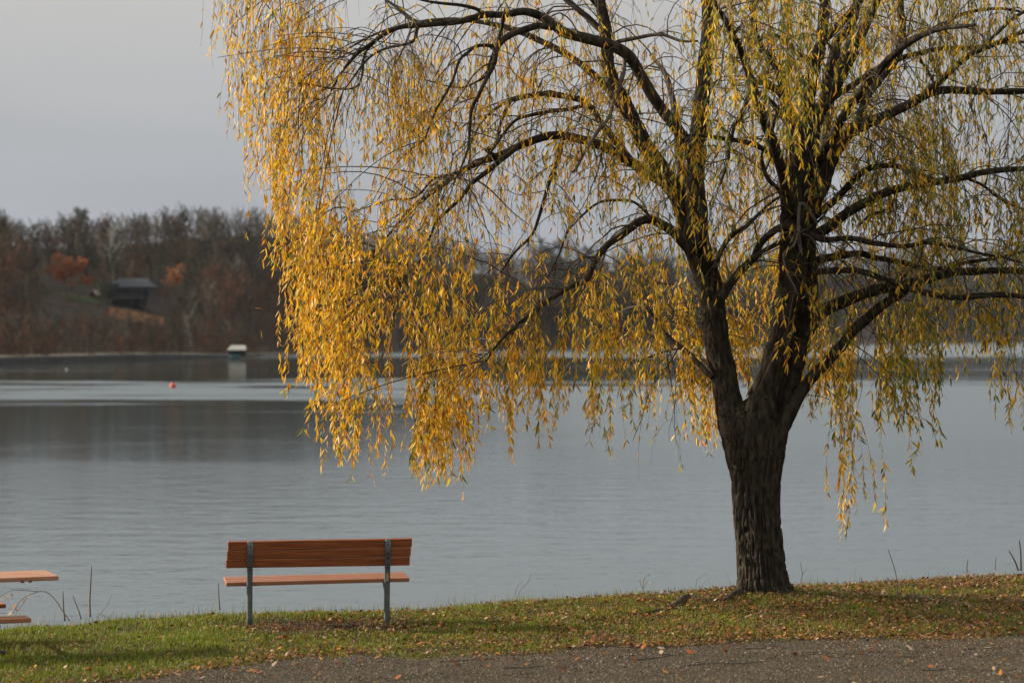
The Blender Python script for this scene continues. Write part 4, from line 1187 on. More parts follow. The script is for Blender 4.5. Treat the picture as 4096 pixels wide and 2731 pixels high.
def cluster(x0, x1, yt0, yt1, yb0, yb1, d0, d1, n, green=0.2, dens=34, bare=0.1, per=9):
    """hanging bunches: top and bottom heights as in the photo (P pixels), spread in depth"""
    nb = max(1, n // per)
    for b in range(nb):
        cx_ = rl.uniform(x0, x1) * S; cy_ = rl.uniform(yt0, yt1) * S; D = TREE_D + rl.uniform(d0, d1)
        tip = W(cx_, cy_, D)
        dist = np.linalg.norm(AP[:, :3] - tip, axis=1) + np.where(AP_py > cy_ + 40, 0.8, 0) + np.where(AP[:, 3] > 0.08, 0.5, 0)
        k = int(np.argmin(dist + rl.random(len(AP)) * 0.25))
        a = AP[k, :3]
        L_ = np.linalg.norm(tip - a)
        mid = (a + tip) / 2 + np.array([0, 0, 0.14 * L_]) + rl.normal(0, 0.06, 3) * L_
        ext = tip + (tip - a) / (L_ + 1e-6) * rl.uniform(0.1, 0.35) + np.array([0, 0, -0.08])
        t = np.linspace(0, 1, 9)[:, None]
        C3 = (1 - t) ** 3 * a + 3 * (1 - t) ** 2 * t * (a + (mid - a) * 1.1) + 3 * (1 - t) * t ** 2 * (mid + (tip - mid) * 0.6) + t ** 3 * ext
        rb = float(np.clip(0.0035 + 0.0035 * L_, 0.004, 0.012))
        bearers.append((C3, rb))
        yb_b = rl.uniform(yb0, yb1)
        for s_ in range(per):
            u = rl.uniform(0.5, 1.0); f = u * 8; i = min(int(f), 7)
            p = C3[i] + (C3[i + 1] - C3[i]) * (f - i)
            tg_ = C3[i + 1] - C3[i]; tg_ /= np.linalg.norm(tg_) + 1e-9
            v = tg_ * 0.6 + rl.normal(0, 0.45, 3); v[2] = abs(v[2]) * 0.1
            px_, py_ = PX(p)
            yb_ = (yb_b + 12 - abs(rl.normal(0, 70))) * S
            ln = (yb_ - py_) / F * p[1]
            if ln < 0.12: ln = rl.uniform(0.15, 0.4)
            ln = min(ln * 1.10, 2.6) * rl.uniform(0.82, 1.02)
            add_strand(p, v, ln, dens, float(np.clip(green + rl.normal(0, 0.12), 0, 1)), bare)

# left fringe, thin and airy
cluster(485, 640, -160, 60, 60, 330, -1.6, 1.6, 90, 0.05, 14, 0.1)
cluster(560, 700, -100, 200, 150, 470, -1.8, 1.6, 118, 0.07, 15)
cluster(590, 760, 100, 380, 350, 640, -1.8, 1.6, 119, 0.08, 19)
cluster(640, 820, -60, 150, 120, 420, -1.6, 1.8, 101, 0.08, 16)
# golden curtain at left
cluster(640, 800, 380, 600, 600, 850, -1.8, 1.3, 110, 0.12, 27)
cluster(650, 780, 560, 780, 780, 950, -1.6, 1.0, 94, 0.1, 30)
cluster(760, 930, 350, 560, 560, 850, -1.8, 1.3, 85, 0.18, 25)
cluster(760, 900, 600, 850, 850, 1040, -1.5, 0.9, 89, 0.15, 30)
cluster(760, 890, 780, 930, 1000, 1125, -1.2, 0.8, 63, 0.12, 28)
cluster(880, 1050, 380, 620, 620, 880, -1.8, 1.3, 72, 0.25, 25)
cluster(930, 1090, 620, 850, 850, 1040, -1.4, 0.8, 116, 0.22, 32)
cluster(965, 1085, 800, 940, 1040, 1175, -1.0, 0.6, 81, 0.18, 34)
cluster(1090, 1260, 450, 700, 680, 880, -1.4, 1.3, 59, 0.25, 24)
cluster(1130, 1240, 620, 850, 860, 1060, -1.2, 0.9, 80, 0.2, 36)
cluster(800, 1000, 30, 300, 280, 560, -1.8, 1.6, 140, 0.12, 18)
cluster(950, 1200, 30, 300, 260, 560, -1.8, 1.6, 146, 0.15, 15)
cluster(1000, 1300, 250, 480, 450, 700, -1.4, 1.6, 136, 0.25, 14)
cluster(1200, 1500, -60, 200, 170, 420, -1.4, 1.6, 165, 0.22, 15)
cluster(1280, 1560, 150, 400, 350, 600, -1.2, 1.6, 141, 0.3, 19)
cluster(1280, 1420, 540, 780, 800, 1050, -1.2, 0.9, 61, 0.3, 32)
cluster(1400, 1530, 600, 820, 850, 1055, -1.1, 1.2, 57, 0.3, 32)
cluster(1430, 1660, 540, 760, 720, 930, 0.5, 2.4, 113, 0.3, 30)
cluster(1540, 1650, 750, 880, 900, 1040, 0.3, 1.8, 72, 0.25, 34)
cluster(1330, 1540, 420, 620, 600, 800, -0.8, 1.4, 51, 0.3, 20)
# in front of and between the stems
cluster(1600, 1800, -120, 160, 100, 420, -3.0, -0.8, 135, 0.62, 33)
cluster(1480, 1640, 180, 400, 420, 620, -1.6, -0.4, 60, 0.55, 42)
cluster(1560, 1640, 430, 520, 540, 650, -0.9, -0.5, 14, 0.4, 24, per=7)
cluster(1620, 1820, 180, 480, 380, 720, 0.4, 2.6, 126, 0.4, 20)
cluster(1650, 1820, 480, 700, 620, 860, 0.4, 2.4, 96, 0.35, 32)
cluster(1670, 1800, 650, 800, 800, 930, 0.5, 2.2, 50, 0.3, 32)
cluster(1760, 1840, 600, 780, 740, 920, -1.1, -0.5, 21, 0.12, 20, per=7)
cluster(1790, 1900, 380, 480, 480, 580, -1.0, -0.4, 14, 0.15, 20, per=7)
# right side, greener
cluster(1780, 2060, -160, 120, 60, 380, -2.4, 2.4, 172, 0.55, 23)
cluster(2000, 2400, -160, 120, 60, 320, -2.0, 2.0, 238, 0.6, 16)
cluster(1850, 2150, 150, 400, 330, 600, -1.8, 2.2, 230, 0.6, 23)
cluster(2080, 2420, 200, 420, 380, 640, -1.6, 2.2, 259, 0.66, 22)
cluster(1860, 2120, 400, 580, 540, 700, -0.6, 2.4, 137, 0.5, 22)
cluster(2080, 2420, 420, 660, 580, 820, -1.2, 2.0, 165, 0.6, 20)
cluster(1830, 1930, 640, 830, 860, 1050, 0.2, 2.0, 60, 0.28, 34)
cluster(1880, 2060, 680, 840, 820, 1030, 0.1, 2.0, 92, 0.42, 34)
cluster(1915, 1970, 820, 950, 1060, 1240, -0.6, 0.8, 24, 0.3, 26, per=6)
cluster(2030, 2110, 780, 930, 960, 1110, -0.6, 1.0, 54, 0.7, 34)
cluster(2070, 2170, 640, 820, 820, 980, -0.8, 1.2, 56, 0.7, 34)
cluster(2150, 2360, 620, 740, 720, 850, -0.8, 1.6, 90, 0.6, 28)
cluster(2315, 2400, 680, 860, 860, 1000, -0.8, 0.6, 40, 0.5, 30)
# beyond the frame: right side and top of the crown
cluster(2400, 2900, -100, 500, 300, 900, -1.8, 2.2, 240, 0.6, 22)
cluster(900, 2700, -650, -150, -300, 60, -2.4, 2.6, 420, 0.4, 25)

for k in rl.integers(0, len(AP), 800):
    p0 = AP[k, :3]
    if AP[k, 3] > 0.07 or AP_py[k] > 1700: continue
    t0 = AP[k, 4:7]; d = t0 * 0.7 + rl.normal(0, 0.6, 3) + np.array([0, 0, 0.25]); d /= np.linalg.norm(d)
    P = [p0]; ln = rl.uniform(0.5, 1.5)
    for q in range(9):
        d = d + np.array([0, 0, -0.16]) + rl.normal(0, 0.16, 3); d /= np.linalg.norm(d)
        P.append(P[-1] + d * ln / 9)
    P = np.array(P); r0 = min(AP[k, 3] * 0.5, rl.uniform(0.005, 0.012))
    ex, ey = PX(P)
    if (ex < np.interp(ey, ENV[:, 0], ENV[:, 1])).any(): continue
    bearers.append((P, r0))
    for q in range(4):
        i = int(rl.integers(3, 9)); v = P[i] - P[i - 1]
        add_strand(P[i], v / np.linalg.norm(v) + rl.normal(0, 0.5, 3), rl.uniform(0.25, 0.8), 9, 0.35 if AP_px[k] < 2600 else 0.6, 0.2, 0.002)

def tubes_mesh(name, items, seg, m, taper):
    VV, FF, n = [], [], 0
    th = np.linspace(0, 2 * np.pi, seg, endpoint=False)
    for P, r0 in items:
        T, E1, E2 = frames(P)
        rad = r0 * np.linspace(1, taper, len(P))
        V = P[:, None] + rad[:, None, None] * (np.cos(th)[None, :, None] * E1[:, None] + np.sin(th)[None, :, None] * E2[:, None])
        i = np.arange(len(P) - 1)[:, None] * seg; j = np.arange(seg)[None]; k = (j + 1) % seg
        FF.append(np.stack([i + j, i + k, i + seg + k, i + seg + j], -1).reshape(-1, 4) + n)
        VV.append(V.reshape(-1, 3)); n += len(P) * seg
    return obj(name, new_mesh(name, np.concatenate(VV) - inv, [np.concatenate(FF)], None, True), m, tree)

strands3 = [(P[::2] if len(P) > 8 else P, r) for P, r in strands]
tag(tubes_mesh('branchlets', bearers, 5, M['twig'], 0.35), kind='stuff')
tag(tubes_mesh('hanging_twigs', strands3, 3, M['twig'], 0.5), kind='stuff')

LB = np.concatenate(LB); LD = np.concatenate(LD); LS = np.concatenate(LS); LG = np.concatenate(LG)
nL = len(LB)
roll = rl.normal(0, 1, (nL, 3))
SD = np.cross(LD, roll); SD /= np.linalg.norm(SD, axis=1, keepdims=True) + 1e-9
NO = np.cross(SD, LD)
WD = LS * rl.uniform(0.065, 0.105, nL)
cv = rl.normal(0.04, 0.16, nL) * LS
GOLD = np.array([(0.78, 0.425, 0.016), (0.74, 0.365, 0.013), (0.80, 0.49, 0.025), (0.68, 0.26, 0.012), (0.76, 0.54, 0.14), (0.58, 0.31, 0.025), (0.26, 0.12, 0.035)])
GOLDP = np.array([0, 0, 0, 1, 1, 2, 2, 2, 3, 4, 5, 5, 6])
OLIVE = np.array([(0.56, 0.40, 0.016), (0.45, 0.34, 0.018), (0.35, 0.31, 0.022)])
GREEN = np.array([(0.11, 0.145, 0.03), (0.15, 0.165, 0.03), (0.09, 0.12, 0.035), (0.20, 0.19, 0.03)])
u = rl.random(nL)
col = np.where((u < 1 - LG)[:, None], GOLD[GOLDP[rl.integers(0, len(GOLDP), nL)]],
               np.where((u < 1 - LG * 0.55)[:, None], OLIVE[rl.integers(0, 3, nL)], GREEN[rl.integers(0, 4, nL)]))
col = col * rl.uniform(0.75, 1.12, (nL, 1))

def leaf_verts(B, D_, S_, N_, Ln, Wd, Cv):
    Ln, Wd, Cv = Ln[:, None], Wd[:, None], Cv[:, None]
    def at(t, s): return B + D_ * Ln * t + S_ * Wd * s + N_ * (Cv * t * t + np.abs(s) * Wd * 0.35)
    return np.stack([at(0.0, 0), at(0.33, 1.0), at(0.33, -1.0), at(0.68, 0.78), at(0.68, -0.78), at(1.0, 0)], 1)
LF3 = np.array([[0, 1, 2], [3, 5, 4]]); LF4 = np.array([[1, 3, 4, 2]])
def leaf_mesh(name, B, D_, S_, N_, Ln, Wd, Cv, C, m, parent, off):
    V = leaf_verts(B, D_, S_, N_, Ln, Wd, Cv); n = len(B)
    b = np.arange(n)[:, None, None] * 6
    return obj(name, new_mesh(name, V.reshape(-1, 3) - off, [(b + LF3[None]).reshape(-1, 3), (b + LF4[None]).reshape(-1, 4)], np.repeat(C, 6, 0)), m, parent)

lpx, lpy = PX(LB)
inside = (lpx > 0) & (lpx < 4096) & (lpy > 0) & (lpy < 2700)
big = np.argsort(np.where(inside, LB[:, 1] / LS * 0.08, 1e9))[:300]      # the leaves that show largest: parts of their own
mask = np.ones(nL, bool); mask[big] = False
lv = leaf_mesh('leaves', LB[mask], LD[mask], SD[mask], NO[mask], LS[mask], WD[mask], cv[mask], col[mask], M['leafcol'], tree, inv)
tag(lv, kind='stuff')
lm = []
for c in ((0.58, 0.27, 0.018), (0.52, 0.20, 0.015), (0.38, 0.28, 0.02), (0.17, 0.18, 0.03), (0.11, 0.14, 0.03)):
    one = np.ones(1)
    V = leaf_verts(np.zeros((1, 3)), np.array([[1.0, 0, 0]]), np.array([[0, 1.0, 0]]), np.array([[0, 0, 1.0]]), one, one * 0.078, one * 0.1)
    me = new_mesh('leaf', V.reshape(-1, 3), [LF3, LF4]); me.materials.append(mat_leaf('single leaf', c)); lm.append(me)
for k in big:
    c = col[k]; q = 4 if c[0] < 0.14 else 3 if c[0] < 0.24 else 2 if c[1] / c[0] > 0.62 else 1 if c[1] / c[0] < 0.42 else 0
    o = bpy.data.objects.new('leaf', lm[q]); COL.objects.link(o); o.parent = tree
    mt = Matrix([[*(LD[k][i] * LS[k], SD[k][i] * LS[k], NO[k][i] * LS[k]), (LB[k] - inv)[i]] for i in range(3)] + [[0, 0, 0, 1]])
    o.matrix_local = mt

# two leaves in the air left of the curtain
for (x, y, c, lab, ang) in ((583, 707, 0, 'orange willow leaf drifting down left of the curtain', 80), (599, 758, 2, 'pale willow leaf falling upright beside the left curtain', 3)):
    o = bpy.data.objects.new('falling_leaf', lm[c]); COL.objects.link(o)
    o.location = W(x * S, y * S, TREE_D - 0.6); o.scale = (0.10,) * 3; o.rotation_euler = (R(20), R(90 - ang), R(8))
    tag(o, lab, 'leaf')

# ------------------------------------------------------------------ grass
rg = np.random.default_rng(5)
def dirt(x, y):
    """bare worn earth: under the bench"""
    dx, dy = x - bx - 0.05, y - BD + 0.18
    ca, sa = math.cos(R(10.5)), math.sin(R(10.5))
    a, b = dx * ca + dy * sa, -dx * sa + dy * ca
    return np.exp(-((a / 0.85) ** 4 + (b / 0.62) ** 4)) * smooth(0.25, 0.45, fbm2(x, y, 2.2, 13) + 0.16)

def blades(n, x0, x1, hmin, hmax, wid, crest=False):
    x = rg.uniform(x0, x1, n)
    ye = y_edge(x)
    if crest: y = ye + rg.normal(0.05, 0.28, n)
    else: y = y_path(x) - 0.75 + (ye + 0.9 - y_path(x) + 0.75) * rg.random(n)
    den = np.clip(-0.25 + 2.0 * fbm2(x, y, 2.0, 3), 0.12, 1.0)
    den = den * smooth(-0.35, 0.45, y - y_path(x) + 1.3 * (fbm2(x, y, 2.2, 8) - 0.5))
    den = den * (1 - dirt(x, y)) * (1 - 0.32 * smooth(-1.5, 3.5, x))
    rr = np.hypot(x - TREE_X, (y - TREE_D))
    den = den * smooth(0.20, 0.42, rr)
    k = rg.random(n) < den
    x, y = x[k], y[k]; n = len(x)
    z = zg(x, y) - 0.004
    h = rg.uniform(hmin, hmax, n) * (0.55 + 0.9 * noise2(x, y, 3.5, 5))
    az = rg.uniform(0, 6.283, n); ln = rg.uniform(0.15, 0.75, n)
    dx, dy = np.cos(az) * ln * h, np.sin(az) * ln * h
    sx, sy = np.cos(az + 1.57) * wid, np.sin(az + 1.57) * wid
    V = np.zeros((n, 5, 3))
    V[:, 0] = np.stack([x - sx, y - sy, z], -1); V[:, 1] = np.stack([x + sx, y + sy, z], -1)
    V[:, 2] = np.stack([x - sx * 0.7 + dx * 0.4, y - sy * 0.7 + dy * 0.4, z + h * 0.6], -1)
    V[:, 3] = np.stack([x + sx * 0.7 + dx * 0.4, y + sy * 0.7 + dy * 0.4, z + h * 0.6], -1)
    V[:, 4] = np.stack([x + dx, y + dy, z + h], -1)
    g = np.array([(0.165, 0.178, 0.008), (0.215, 0.195, 0.010), (0.090, 0.122, 0.011), (0.225, 0.170, 0.016), (0.12, 0.105, 0.012), (0.20, 0.12, 0.03)])
    w_ = noise2(x, y, 0.9, 17)
    idx = np.clip((rg.random(n) * 4.2 + (w_ - 0.5) * 2.5).astype(int), 0, 5)
    idx = np.where(rg.random(n) < 0.05, 5, idx)
    C = g[idx] * rg.uniform(0.7, 1.25, (n, 1)) * lerp(np.array([[0.92, 1.12, 0.8]]), np.array([[0.95, 1.06, 0.9]]), smooth(-3, 2, x)[:, None])
    return V, C
VV, CC = [], []
for a in (dict(n=420000, x0=-7.5, x1=10.0, hmin=0.020, hmax=0.049, wid=0.0031), dict(n=26000, x0=-6.6, x1=8.0, hmin=0.05, hmax=0.11, wid=0.0030, crest=True),
          dict(n=900, x0=-6.6, x1=8.0, hmin=0.12, hmax=0.26, wid=0.0022, crest=True)):
    V, C = blades(**a); VV.append(V); CC.append(C)
V = np.concatenate(VV); C = np.concatenate(CC); n = len(V)
b = np.arange(n)[:, None]
F4 = b + np.array([[0, 1, 3, 2]]); F3 = b * 0 + np.array([[2, 3, 4]])
b5 = np.arange(n)[:, None] * 5
gr = obj('grass', new_mesh('grass', V.reshape(-1, 3), [b5 + np.array([[0, 1, 3, 2]]), b5 + np.array([[2, 3, 4]])], np.repeat(C, 5, 0)), M['grass'])
tag(gr, 'short green grass strewn with leaves on the bank', 'grass', kind='stuff')

# ------------------------------------------------------------------ fallen leaves
DRY = np.array([(0.28, 0.085, 0.018), (0.18, 0.058, 0.018), (0.34, 0.14, 0.025), (0.42, 0.29, 0.18), (0.14, 0.05, 0.02), (0.11, 0.045, 0.022), (0.42, 0.17, 0.018), (0.09, 0.04, 0.02), (0.16, 0.062, 0.025), (0.22, 0.08, 0.03), (0.24, 0.15, 0.08), (0.13, 0.06, 0.03)])
def litter(n, where):
    x = rg.uniform(-7.0, 9.5, n)
    if where == 'grass':
        y = y_path(x) - 0.2 + (y_edge(x) + 0.5 - y_path(x) + 0.2) * rg.random(n)
        den = smooth(-3.0, 4.0, x) * 0.85 + 0.13 + 0.7 * np.exp(-np.abs(y - y_path(x)) / 0.35) + 0.5 * dirt(x, y)
        den *= np.clip(2.6 * fbm2(x, y, 2.2, 23) - 0.55, 0.12, 1.6)
        lift = 0.026
    else:
        y = y_path(x) - 3.2 * rg.random(n) ** 1.1
        den = 0.16 + 0.9 * np.exp(-np.abs(y - y_path(x)) / 0.4); den *= np.clip(2.6 * fbm2(x, y, 2.6, 29) - 0.6, 0.1, 1.6)
        lift = 0.022
    k = rg.random(n) < den
    x, y = x[k], y[k]; n = len(x)
    z = zg(x, y) + lift + rg.uniform(-0.012, 0.018, n)
    az = rg.uniform(0, 6.283, n); tl = rg.normal(0, 0.30, n)
    D_ = np.stack([np.cos(az) * np.cos(tl), np.sin(az) * np.cos(tl), np.sin(tl)], -1)
    S_ = np.cross(D_, np.array([0, 0, 1.0]) + rg.normal(0, 0.35, (n, 3))); S_ /= np.linalg.norm(S_, axis=1, keepdims=True)
    N_ = np.cross(S_, D_)
    Ln = rg.uniform(0.016, 0.052, n)
    Wd = Ln * np.where(rg.random(n) < 0.5, rg.uniform(0.10, 0.16, n), rg.uniform(0.22, 0.42, n))
    Cv = Ln * rg.uniform(-0.2, 0.35, n)
    return np.stack([x, y, z], -1), D_, S_, N_, Ln, Wd, Cv, DRY[rg.integers(0, len(DRY), n)] * rg.uniform(0.6, 1.1, (n, 1))
a1 = litter(105000, 'grass'); a2 = litter(9000, 'path')
arr = [np.concatenate([p, q]) for p, q in zip(a1, a2)]
lt = leaf_mesh('leaf_litter', *arr, M['litter'], None, np.zeros(3))
tag(lt, 'small brown and orange leaf litter over the bank', 'leaf litter', kind='stuff')

# larger single leaves lying on the path
fm = []
for c, wf in (((0.36, 0.11, 0.022), 0.30), ((0.24, 0.07, 0.025), 0.22), ((0.45, 0.32, 0.21), 0.24), ((0.50, 0.22, 0.03), 0.16), ((0.15, 0.065, 0.035), 0.32)):
    one = np.ones(1)
    V = leaf_verts(np.zeros((1, 3)), np.array([[1.0, 0, 0]]), np.array([[0, 1.0, 0]]), np.array([[0, 0, 1.0]]), one, one * wf, one * 0.28)
    me = new_mesh('fallen_leaf', V.reshape(-1, 3), [LF3, LF4]); me.materials.append(mat_leaf('fallen leaf', c)); fm.append(me)
FLAB = ['orange brown fallen leaf lying on the gravel path', 'dark red brown fallen leaf lying on the gravel path', 'pale tan fallen leaf lying on the gravel path',
        'yellow orange narrow fallen leaf lying on the gravel path', 'dull brown curled fallen leaf lying on the gravel path']
for k in range(110):
    q = int(rg.integers(0, 5)); D = rg.uniform(20.0, 22.6)
    x = rg.uniform(-3.6, 4.7)
    if D > y_path(np.array(x)) - 0.05: D = float(y_path(np.array(x))) - rg.uniform(0.05, 1.2)
    o = bpy.data.objects.new('fallen_leaf', fm[q]); COL.objects.link(o)
    s_ = rg.uniform(0.05, 0.10)
    o.location = (x, D, float(zg(np.array(x), np.array(D))) + 0.024); o.scale = (s_,) * 3
    o.rotation_euler = (rg.normal(0, 0.25), rg.normal(0, 0.2), rg.uniform(0, 6.28))
    tag(o, FLAB[q], 'leaf', FLAB[q].split(' fallen')[0] + ' leaves on the path')

# ------------------------------------------------------------------ gravel
n = 70000
x = rg.uniform(-5.0, 5.6, n); y = y_path(x) + 0.05 - 3.3 * rg.random(n)
k = rg.random(n) < smooth(-0.05, 0.25, y_path(x) - y + 0.3 * (noise2(x, y, 5, 3) - 0.3))
x, y = x[k], y[k]; n = len(x)
r_ = rg.uniform(0.0035, 0.0105, n) * np.where(rg.random(n) < 0.06, 1.6, 1.0)
z = zg(x, y) + 0.013 + r_ * 0.2
oct_ = np.array([(1, 0, 0), (0, 1, 0), (-1, 0, 0), (0, -1, 0), (0, 0, 0.75), (0, 0, -0.6)], float)
a = rg.uniform(0, 6.28, n)
jit = 1 + rg.normal(0, 0.18, (n, 6, 1))
P_ = oct_[None] * jit
Vx = P_[..., 0] * np.cos(a)[:, None] - P_[..., 1] * np.sin(a)[:, None]; Vy = P_[..., 0] * np.sin(a)[:, None] + P_[..., 1] * np.cos(a)[:, None]
V = np.stack([Vx * r_[:, None] + x[:, None], Vy * r_[:, None] + y[:, None], P_[..., 2] * r_[:, None] + z[:, None]], -1)
of = np.array([(0, 1, 4), (1, 2, 4), (2, 3, 4), (3, 0, 4), (1, 0, 5), (2, 1, 5), (3, 2, 5), (0, 3, 5)])
PC = np.array([(0.14, 0.108, 0.070), (0.21, 0.170, 0.115), (0.08, 0.060, 0.038), (0.29, 0.245, 0.18), (0.15, 0.105, 0.060)])
C = PC[rg.integers(0, 5, n)] * rg.uniform(0.28, 0.80, (n, 1)) * np.array([1.0, 0.96, 0.86])
gv = obj('gravel', new_mesh('gravel', V.reshape(-1, 3), [(np.arange(n)[:, None, None] * 6 + of[None]).reshape(-1, 3)], np.repeat(C, 6, 0)), M['pebble'])
tag(gv, 'loose brown grey gravel on the path', 'gravel', kind='stuff')

# ------------------------------------------------------------------ sticks on the ground
def stick(label, pts, rad, m=None, lift=0.02, side=0):
    P = []
    for (px_, py_) in pts:
        D = F * (EYE - 1.95) / (py_ * S - HZ); xx = (px_ * S - CX) / F * D
        P.append((xx, D, float(zg(np.array(xx), np.array(D))) + lift))
    C_ = catmull(np.array(P), 0.05)
    C_[:, :2] += (np.stack([noise2(np.arange(len(C_)) * 0.4, np.zeros(len(C_)), 1, q + pts[0][0]) for q in (1, 2)], -1) - 0.5) * np.array([0.03, 0.22])
    o0 = C_[0].copy()
    V, F4, F3 = tube_arrays(C_ - o0, rad * 0.75 * np.linspace(1, 0.3, len(C_)), 6)
    o = obj('fallen_stick', new_mesh('fallen_stick', V, [F4, F3], None, True), m or M['darkstalk']); o.location = o0
    tag(o, label, 'stick', 'sticks lying on the ground')
stick('long dark stick on the path below the bench\'s right post', [(1010, 1522), (1080, 1519), (1150, 1514)], 0.007)
stick('dark curved stick on the gravel midway along the path', [(1160, 1543), (1210, 1538), (1265, 1531)], 0.008)
stick('thin dark stick on the gravel below the surface root', [(1570, 1529), (1660, 1525), (1760, 1521), (1850, 1517)], 0.006)
stick('short dark stick on the gravel left of the trunk', [(1440, 1518), (1500, 1512), (1570, 1509)], 0.007)
stick('long thin stick on the gravel right of the trunk', [(1850, 1503), (1960, 1509), (2060, 1513), (2150, 1516)], 0.005)
stick('dark stick on the gravel in the right corner', [(2080, 1538), (2180, 1541), (2290, 1540)], 0.006)
stick('pale stick lying by the right bench post', [(886, 1436), (925, 1435), (960, 1433)], 0.008, M['stalk'], 0.05)
stick('pale stick in the grass right of the trunk', [(2130, 1386), (2180, 1392), (2225, 1400), (2240, 1408)], 0.007, M['stalk'], 0.06)
stick('dark stick lying along the bank crest', [(1260, 1364), (1310, 1363), (1370, 1361), (1410, 1357)], 0.008, None, 0.05)
stick('pale twig in the right of the gravel path', [(2370, 1545), (2330, 1540), (2290, 1550)], 0.005, M['stalk'])
stick('short brown stick at the path edge below the trunk', [(1690, 1487), (1740, 1490), (1790, 1486)], 0.006)

# ------------------------------------------------------------------ dry weeds along the crest
def weed(name, label, cat, stems, D=None, m=None, leaves=None, group=None):
    """stems: list of (radius, [(px, py) in P]) growing at one spot; leaves: [(px, py, size)]"""
    fx, fy = stems[0][1][0]
    xx = (fx * S - CX) / F * 26.0
    D0 = D or float(y_edge(np.array(xx)))
    for _ in range(4):
        xx = (fx * S - CX) / F * D0; D0 = D or float(y_edge(np.array(xx))) - 0.05
    base = np.array([xx, D0, float(zg(np.array(xx), np.array(D0)))])
    e = empty(name, base); tag(e, label, cat, group)
    for q, (rad, pts) in enumerate(stems):
        P = np.array([W(a * S, b_ * S, D0 + 0.03 * q * (1 if q % 2 else -1) * k) for k, (a, b_) in enumerate(pts)])
        if len(stems) and q >= 0: P[0, 2] = min(P[0, 2], base[2] - 0.02) if abs(P[0, 2] - base[2]) < 0.12 else P[0, 2]
        C_ = catmull(P, 0.04)
        V, F4, F3 = tube_arrays(C_ - base, rad * np.linspace(1, 0.55, len(C_)), 6)
        obj('stem', new_mesh('stem', V, [F4, F3], None, True), m or M['stalk'], e)
    for k, (a, b_, s_) in enumerate(leaves or []):
        p = W(a * S, b_ * S, D0) - base
        o = bpy.data.objects.new('dry_leaf', fm[(2, 3)[k % 2]]); COL.objects.link(o); o.parent = e
        o.location = p; o.scale = (s_,) * 3; o.rotation_euler = (R(90 + 30 * math.sin(k)), R(60), R(40 * k))
    return e
weed('dry_stalk', 'tall straight dry stalk right of the picnic table', 'stalk', [(0.010, [(207, 1416), (206, 1380), (208, 1340), (210, 1300)])])
weed('dry_stalk', 'leaning dry stalk with a dark knob near the table', 'stalk', [(0.007, [(186, 1421), (180, 1400), (174, 1386), (167, 1366)])], leaves=[(167, 1366, 0.03)])
weed('dry_stalk', 'short broken dry stalk where the bramble arches from', 'stalk', [(0.009, [(149, 1425), (146, 1400), (145, 1375), (144, 1357)])])
weed('arching_bramble', 'thin arching bramble with withered leaves behind the picnic table', 'bramble',
     [(0.005, [(160, 1425), (145, 1405), (128, 1378), (108, 1360), (90, 1358), (62, 1368), (42, 1384), (30, 1410)]),
      (0.004, [(90, 1358), (55, 1355), (30, 1355), (8, 1364), (-8, 1380)]), (0.003, [(62, 1372), (50, 1390), (35, 1412)])],
     leaves=[(25, 1361, 0.05), (10, 1367, 0.05), (63, 1363, 0.05), (75, 1372, 0.07), (57, 1376, 0.05), (38, 1386, 0.07), (27, 1402, 0.09), (20, 1408, 0.06), (3, 1372, 0.05), (36, 1395, 0.05)])
weed('dry_weed', 'thin curved dry weed right of the tall stalk', 'weed', [(0.003, [(221, 1417), (235, 1403), (247, 1388), (256, 1366)]), (0.002, [(228, 1410), (250, 1416), (262, 1402)])])
weed('dry_stalk', 'lone short dry stalk left of the bench', 'stalk', [(0.008, [(505, 1400), (503, 1380), (502, 1360), (501, 1338)])])
weed('dry_weed', 'pair of thin curving stems on the crest right of the bench', 'weed', [(0.004, [(1180, 1378), (1195, 1355), (1210, 1340), (1222, 1318)]), (0.003, [(1178, 1378), (1186, 1352), (1200, 1335)])])
weed('dry_weed', 'branching dry weed on the crest below the left curtain', 'weed', [(0.005, [(1479, 1362), (1477, 1345), (1480, 1330), (1488, 1318)]), (0.003, [(1478, 1350), (1485, 1338), (1490, 1335)]), (0.003, [(1477, 1352), (1471, 1340), (1470, 1330)])],
     leaves=[(1489, 1317, 0.03), (1470, 1330, 0.03), (1491, 1334, 0.03)])
weed('dry_weed', 'single bent grass stem left of the trunk', 'weed', [(0.003, [(1596, 1350), (1600, 1335), (1608, 1325), (1622, 1316)]), (0.002, [(1600, 1348), (1616, 1340), (1630, 1332)])])
weed('dry_weed', 'thin upright weed close to the trunk\'s right side', 'weed', [(0.004, [(1840, 1335), (1843, 1318), (1841, 1305), (1838, 1290)]), (0.003, [(1842, 1320), (1848, 1312), (1852, 1308)])], m=M['darkstalk'])
weed('bare_sapling', 'thin bare sapling bending left on the right of the bank', 'sapling', [(0.006, [(2055, 1402), (2060, 1370), (2060, 1330), (2050, 1290), (2040, 1262)]), (0.003, [(2057, 1385), (2066, 1355), (2072, 1322)])], D=26.6, m=M['darkstalk'])
weed('bare_sapling', 'forked bare sapling just right of the bent one', 'sapling', [(0.005, [(2112, 1385), (2104, 1365), (2098, 1345), (2094, 1322)]), (0.003, [(2104, 1365), (2108, 1350), (2113, 1335)])], D=27.2, m=M['darkstalk'])
weed('dry_stalk', 'short dark stalk left of the boulder', 'stalk', [(0.006, [(2222, 1313), (2221, 1302), (2223, 1290), (2222, 1285)])], m=M['darkstalk'])
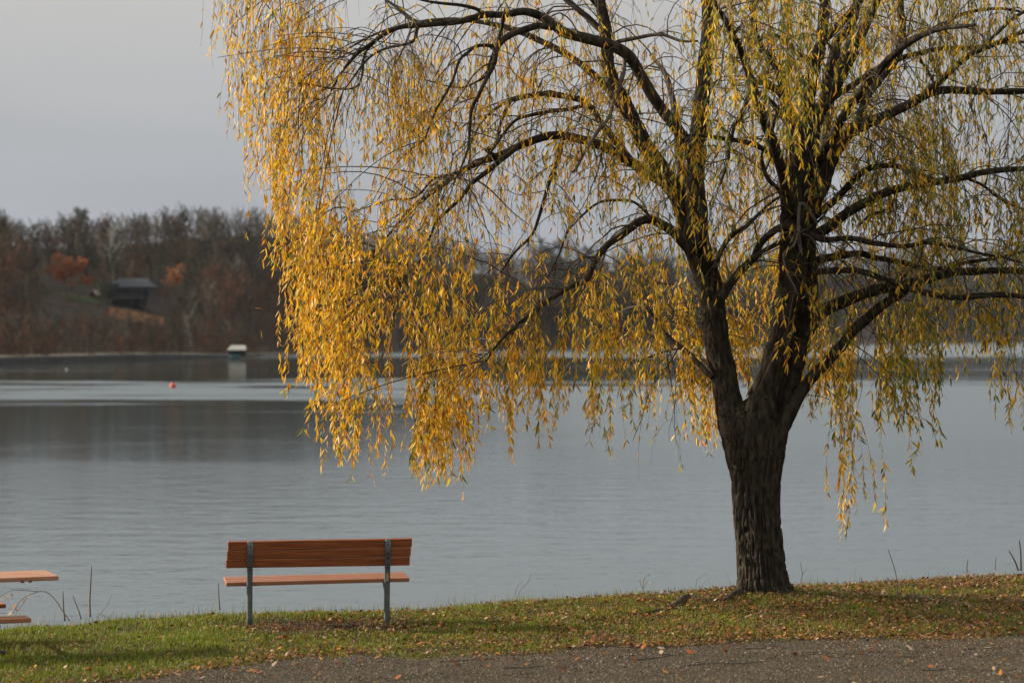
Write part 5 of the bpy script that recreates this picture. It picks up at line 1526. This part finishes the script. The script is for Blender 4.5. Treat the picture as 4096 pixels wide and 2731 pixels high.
weed('dry_stalk', 'thin stalk right behind the boulder', 'stalk', [(0.005, [(2287, 1308), (2286, 1295), (2288, 1280)])], m=M['darkstalk'])
weed('dead_sapling', 'leaning dead sapling near the right edge', 'sapling', [(0.011, [(2339, 1310), (2332, 1290), (2324, 1275), (2317, 1264)])], m=M['darkstalk'])
weed('dead_sapling', 'upright dead sapling at the right edge', 'sapling', [(0.012, [(2345, 1310), (2345, 1285), (2344, 1262), (2341, 1240)])], m=M['darkstalk'])

# boulders on the crest
def boulder(label, px_, py_, w_, h_, D):
    p = W(px_ * S, py_ * S, D); p[2] = float(zg(p[0], p[1]))
    u_ = np.linspace(0, np.pi, 14); v_ = np.linspace(0, 2 * np.pi, 20, endpoint=False)
    U, Vv_ = np.meshgrid(u_, v_, indexing='ij')
    Q = np.stack([np.sin(U) * np.cos(Vv_), np.sin(U) * np.sin(Vv_), np.cos(U)], -1)
    Q = Q * (0.8 + 0.45 * noise3(Q * 1.7 + px_))[..., None] * np.array([w_, w_ * 0.8, h_])
    i = np.arange(13)[:, None] * 20; j = np.arange(20)[None]; k = (j + 1) % 20
    o = obj('boulder', new_mesh('boulder', Q.reshape(-1, 3), [np.stack([i + j, i + 20 + j, i + 20 + k, i + k], -1).reshape(-1, 4)], None, True), M['rock'])
    o.location = p; tag(o, label, 'rock')
boulder('grey brown boulder on the crest near the right edge', 2277, 1310, 0.11, 0.085, float(y_edge(np.array(5.6))) - 0.1)
boulder('small flat stone on the crest right of the trunk', 1958, 1328, 0.085, 0.04, float(y_edge(np.array(4.0))) - 0.1)

# ------------------------------------------------------------------ air
m, n_, b, out = nodes_of('haze air')
n_.nodes.remove(b)
pv = n_.nodes.new('ShaderNodeVolumePrincipled')
pv.inputs['Color'].default_value = (0.80, 0.86, 0.95, 1)
pv.inputs['Density'].default_value = 0.000018
pv.inputs['Anisotropy'].default_value = 0.2
n_.links.new(pv.outputs[0], out.inputs['Volume'])
mb = MB(); mb.box((0, 2480, 100), (8600, 5200, 290))
hzb = mb.build('haze', m)
tag(hzb, 'thin pale haze over the lake', 'haze', kind='stuff')
